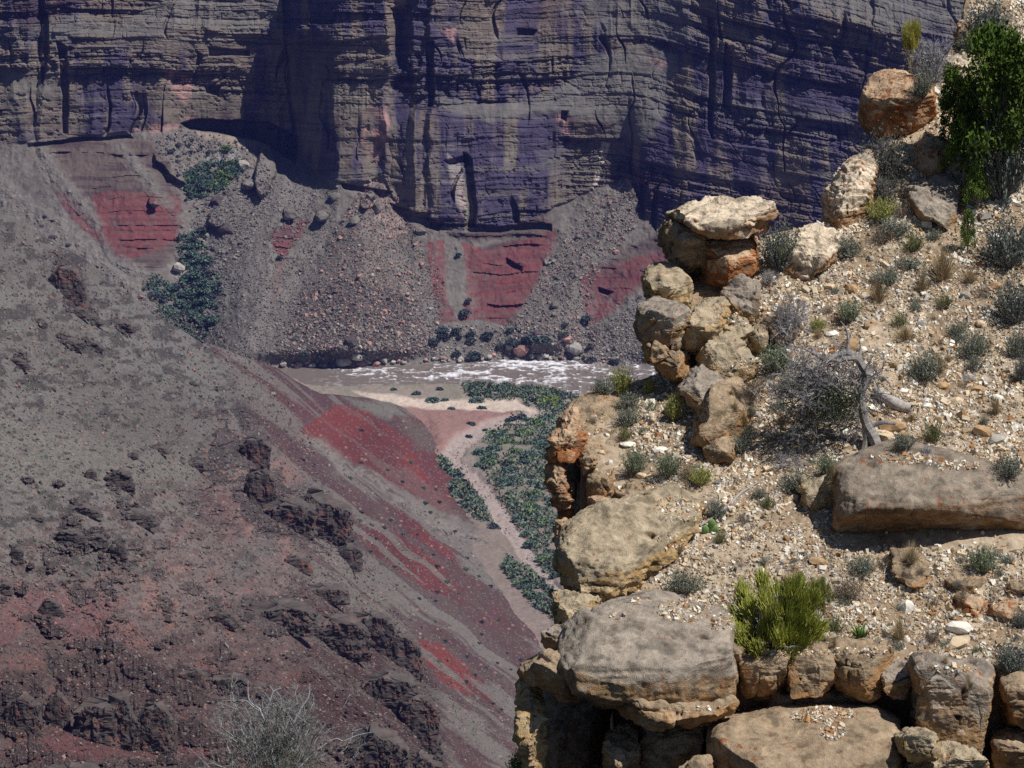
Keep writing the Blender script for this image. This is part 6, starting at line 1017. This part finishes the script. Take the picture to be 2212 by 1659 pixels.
OC = [(142, 640, 66, 92, 'square dark cliff high on the left hillside below the layered red slope', 0), (550, 1000, 44, 70, 'narrow dark cliff at the top of the hillside crest', 0), (562, 1090, 48, 90, 'dark cliff in the upper part of the hillside crest', 0), (700, 1165, 84, 112, 'broad dark cliff jutting out over the red streaked slope', 0), (618, 1135, 80, 60, 'low dark cliff left of the broad jutting one', 0),
      (752, 1215, 36, 44, 'small crag under the broad jutting cliff', 0), (600, 1345, 110, 46, 'long low dark cliff in the middle of the lower hillside', 0), (480, 1345, 54, 36, 'small squared crag left of the long low cliff', 0), (712, 1395, 100, 70, 'dark blocky cliff right of the long low one', 0), (800, 1395, 70, 76, 'dark cliff step on the lower crest', 0), (868, 1440, 56, 84, 'dark pillar cliff beside the lowest red streak', 0), (840, 1530, 80, 90, 'tall dark cliff on the lower crest behind the dead shrub', 0),
      (905, 1600, 60, 110, 'tall dark cliff at the right foot of the hillside crest', 0), (800, 1665, 100, 100, 'dark cliff at the bottom right of the dead shrub', 0), (905, 1700, 70, 80, 'dark cliff cut by the bottom edge right of the dead shrub', 0), (50, 1565, 70, 100, 'dark cliff at the lower left edge', 0), (125, 1570, 46, 120, 'tapering dark cliff right of the lower left one', 0), (235, 1600, 120, 140, 'large reddish-black cliff at the lower left', 0), (335, 1620, 74, 150, 'tall black cliff right of the large reddish one', 0),
      (150, 1700, 130, 60, 'dark cliff cut by the bottom edge at the left', 0), (432, 1700, 70, 60, 'dark crag at the bottom edge left of the dead shrub', 0), (500, 1490, 70, 50, 'small dark cliff above the dead shrub', 0), (420, 1480, 50, 56, 'twin crag left of the small cliff above the dead shrub', 0), (257, 1052, 54, 50, 'dark pointed layered outcrop standing on the pale terrace', 1), (197, 1030, 22, 20, 'small dark round outcrop left of the pointed one', 1),
      (165, 680, 50, 22, 'dark leaning rock on the hillside skyline', .5), (200, 695, 46, 26, 'second dark leaning rock along the skyline', .8), (268, 712, 44, 24, 'third dark leaning rock along the skyline, farthest right', .8), (150, 745, 54, 20, 'flat tilted dark slab below the skyline rocks', .5), (200, 750, 40, 16, 'smaller tilted slab right of the flat one', .5), (45, 790, 34, 24, 'dark tilted rock at the upper left', .8), (292, 1125, 74, 34, 'black tilted outcrop on the left slope right of the crag pair', .5),
      (212, 1185, 42, 46, 'striped dark outcrop in the crag pair', .4), (165, 1180, 52, 60, 'ragged dark outcrop left of the striped one', .6), (258, 1205, 32, 46, 'dark crag right of the crag pair', .3), (185, 1108, 54, 24, 'low ragged outcrop above the crag pair', .5), (35, 1210, 26, 40, 'narrow dark outcrop near the left edge', 1.2), (8, 1275, 34, 26, 'black outcrop cut by the left edge', .3), (345, 975, 36, 14, 'small black rock on the slope above the pink rubble', .2), (425, 1010, 40, 22, 'dark ledge rock below the hillside middle', .1),
      (118, 1330, 40, 50, 'dark ragged crag on the lower left slope', .5), (70, 1120, 40, 12, 'low dark rock on the pale left slope', .3), (85, 1310, 0, 0, '', 0), (700, 1290, 60, 30, 'small dark step under the broad jutting cliff', 0), (640, 1225, 40, 26, 'small ragged crag in the middle of the crest slope', 0)]
for i, (x, y, w_, h_, lb, tl) in enumerate(OC):
    if lb: outcrop(x, y, w_, h_, lb, 900 + i, -tl if tl and tl < 1 else 0., slab=tl > 0)

# ================================================================ HAZE
HZ = True
if HZ:
    bm = bmesh.new(); bmesh.ops.create_cube(bm, size=1)
    me = bpy.data.meshes.new('haze'); bm.to_mesh(me); hz = bpy.data.objects.new('haze', me); scene.collection.objects.link(hz)
    hz.location = (0, 1700, -280); hz.scale = (3200, 3800, 720); tag(hz, kind='stuff')
    m = bpy.data.materials.new('blue_air'); m.use_nodes = True; N = m.node_tree.nodes; N.clear()
    pv = N.new('ShaderNodeVolumePrincipled'); pv.inputs['Color'].default_value = (.20, .25, 1, 1); pv.inputs['Density'].default_value = .000024; pv.inputs['Anisotropy'].default_value = 0
    ou = N.new('ShaderNodeOutputMaterial'); m.node_tree.links.new(pv.outputs[0], ou.inputs['Volume']); me.materials.append(m)
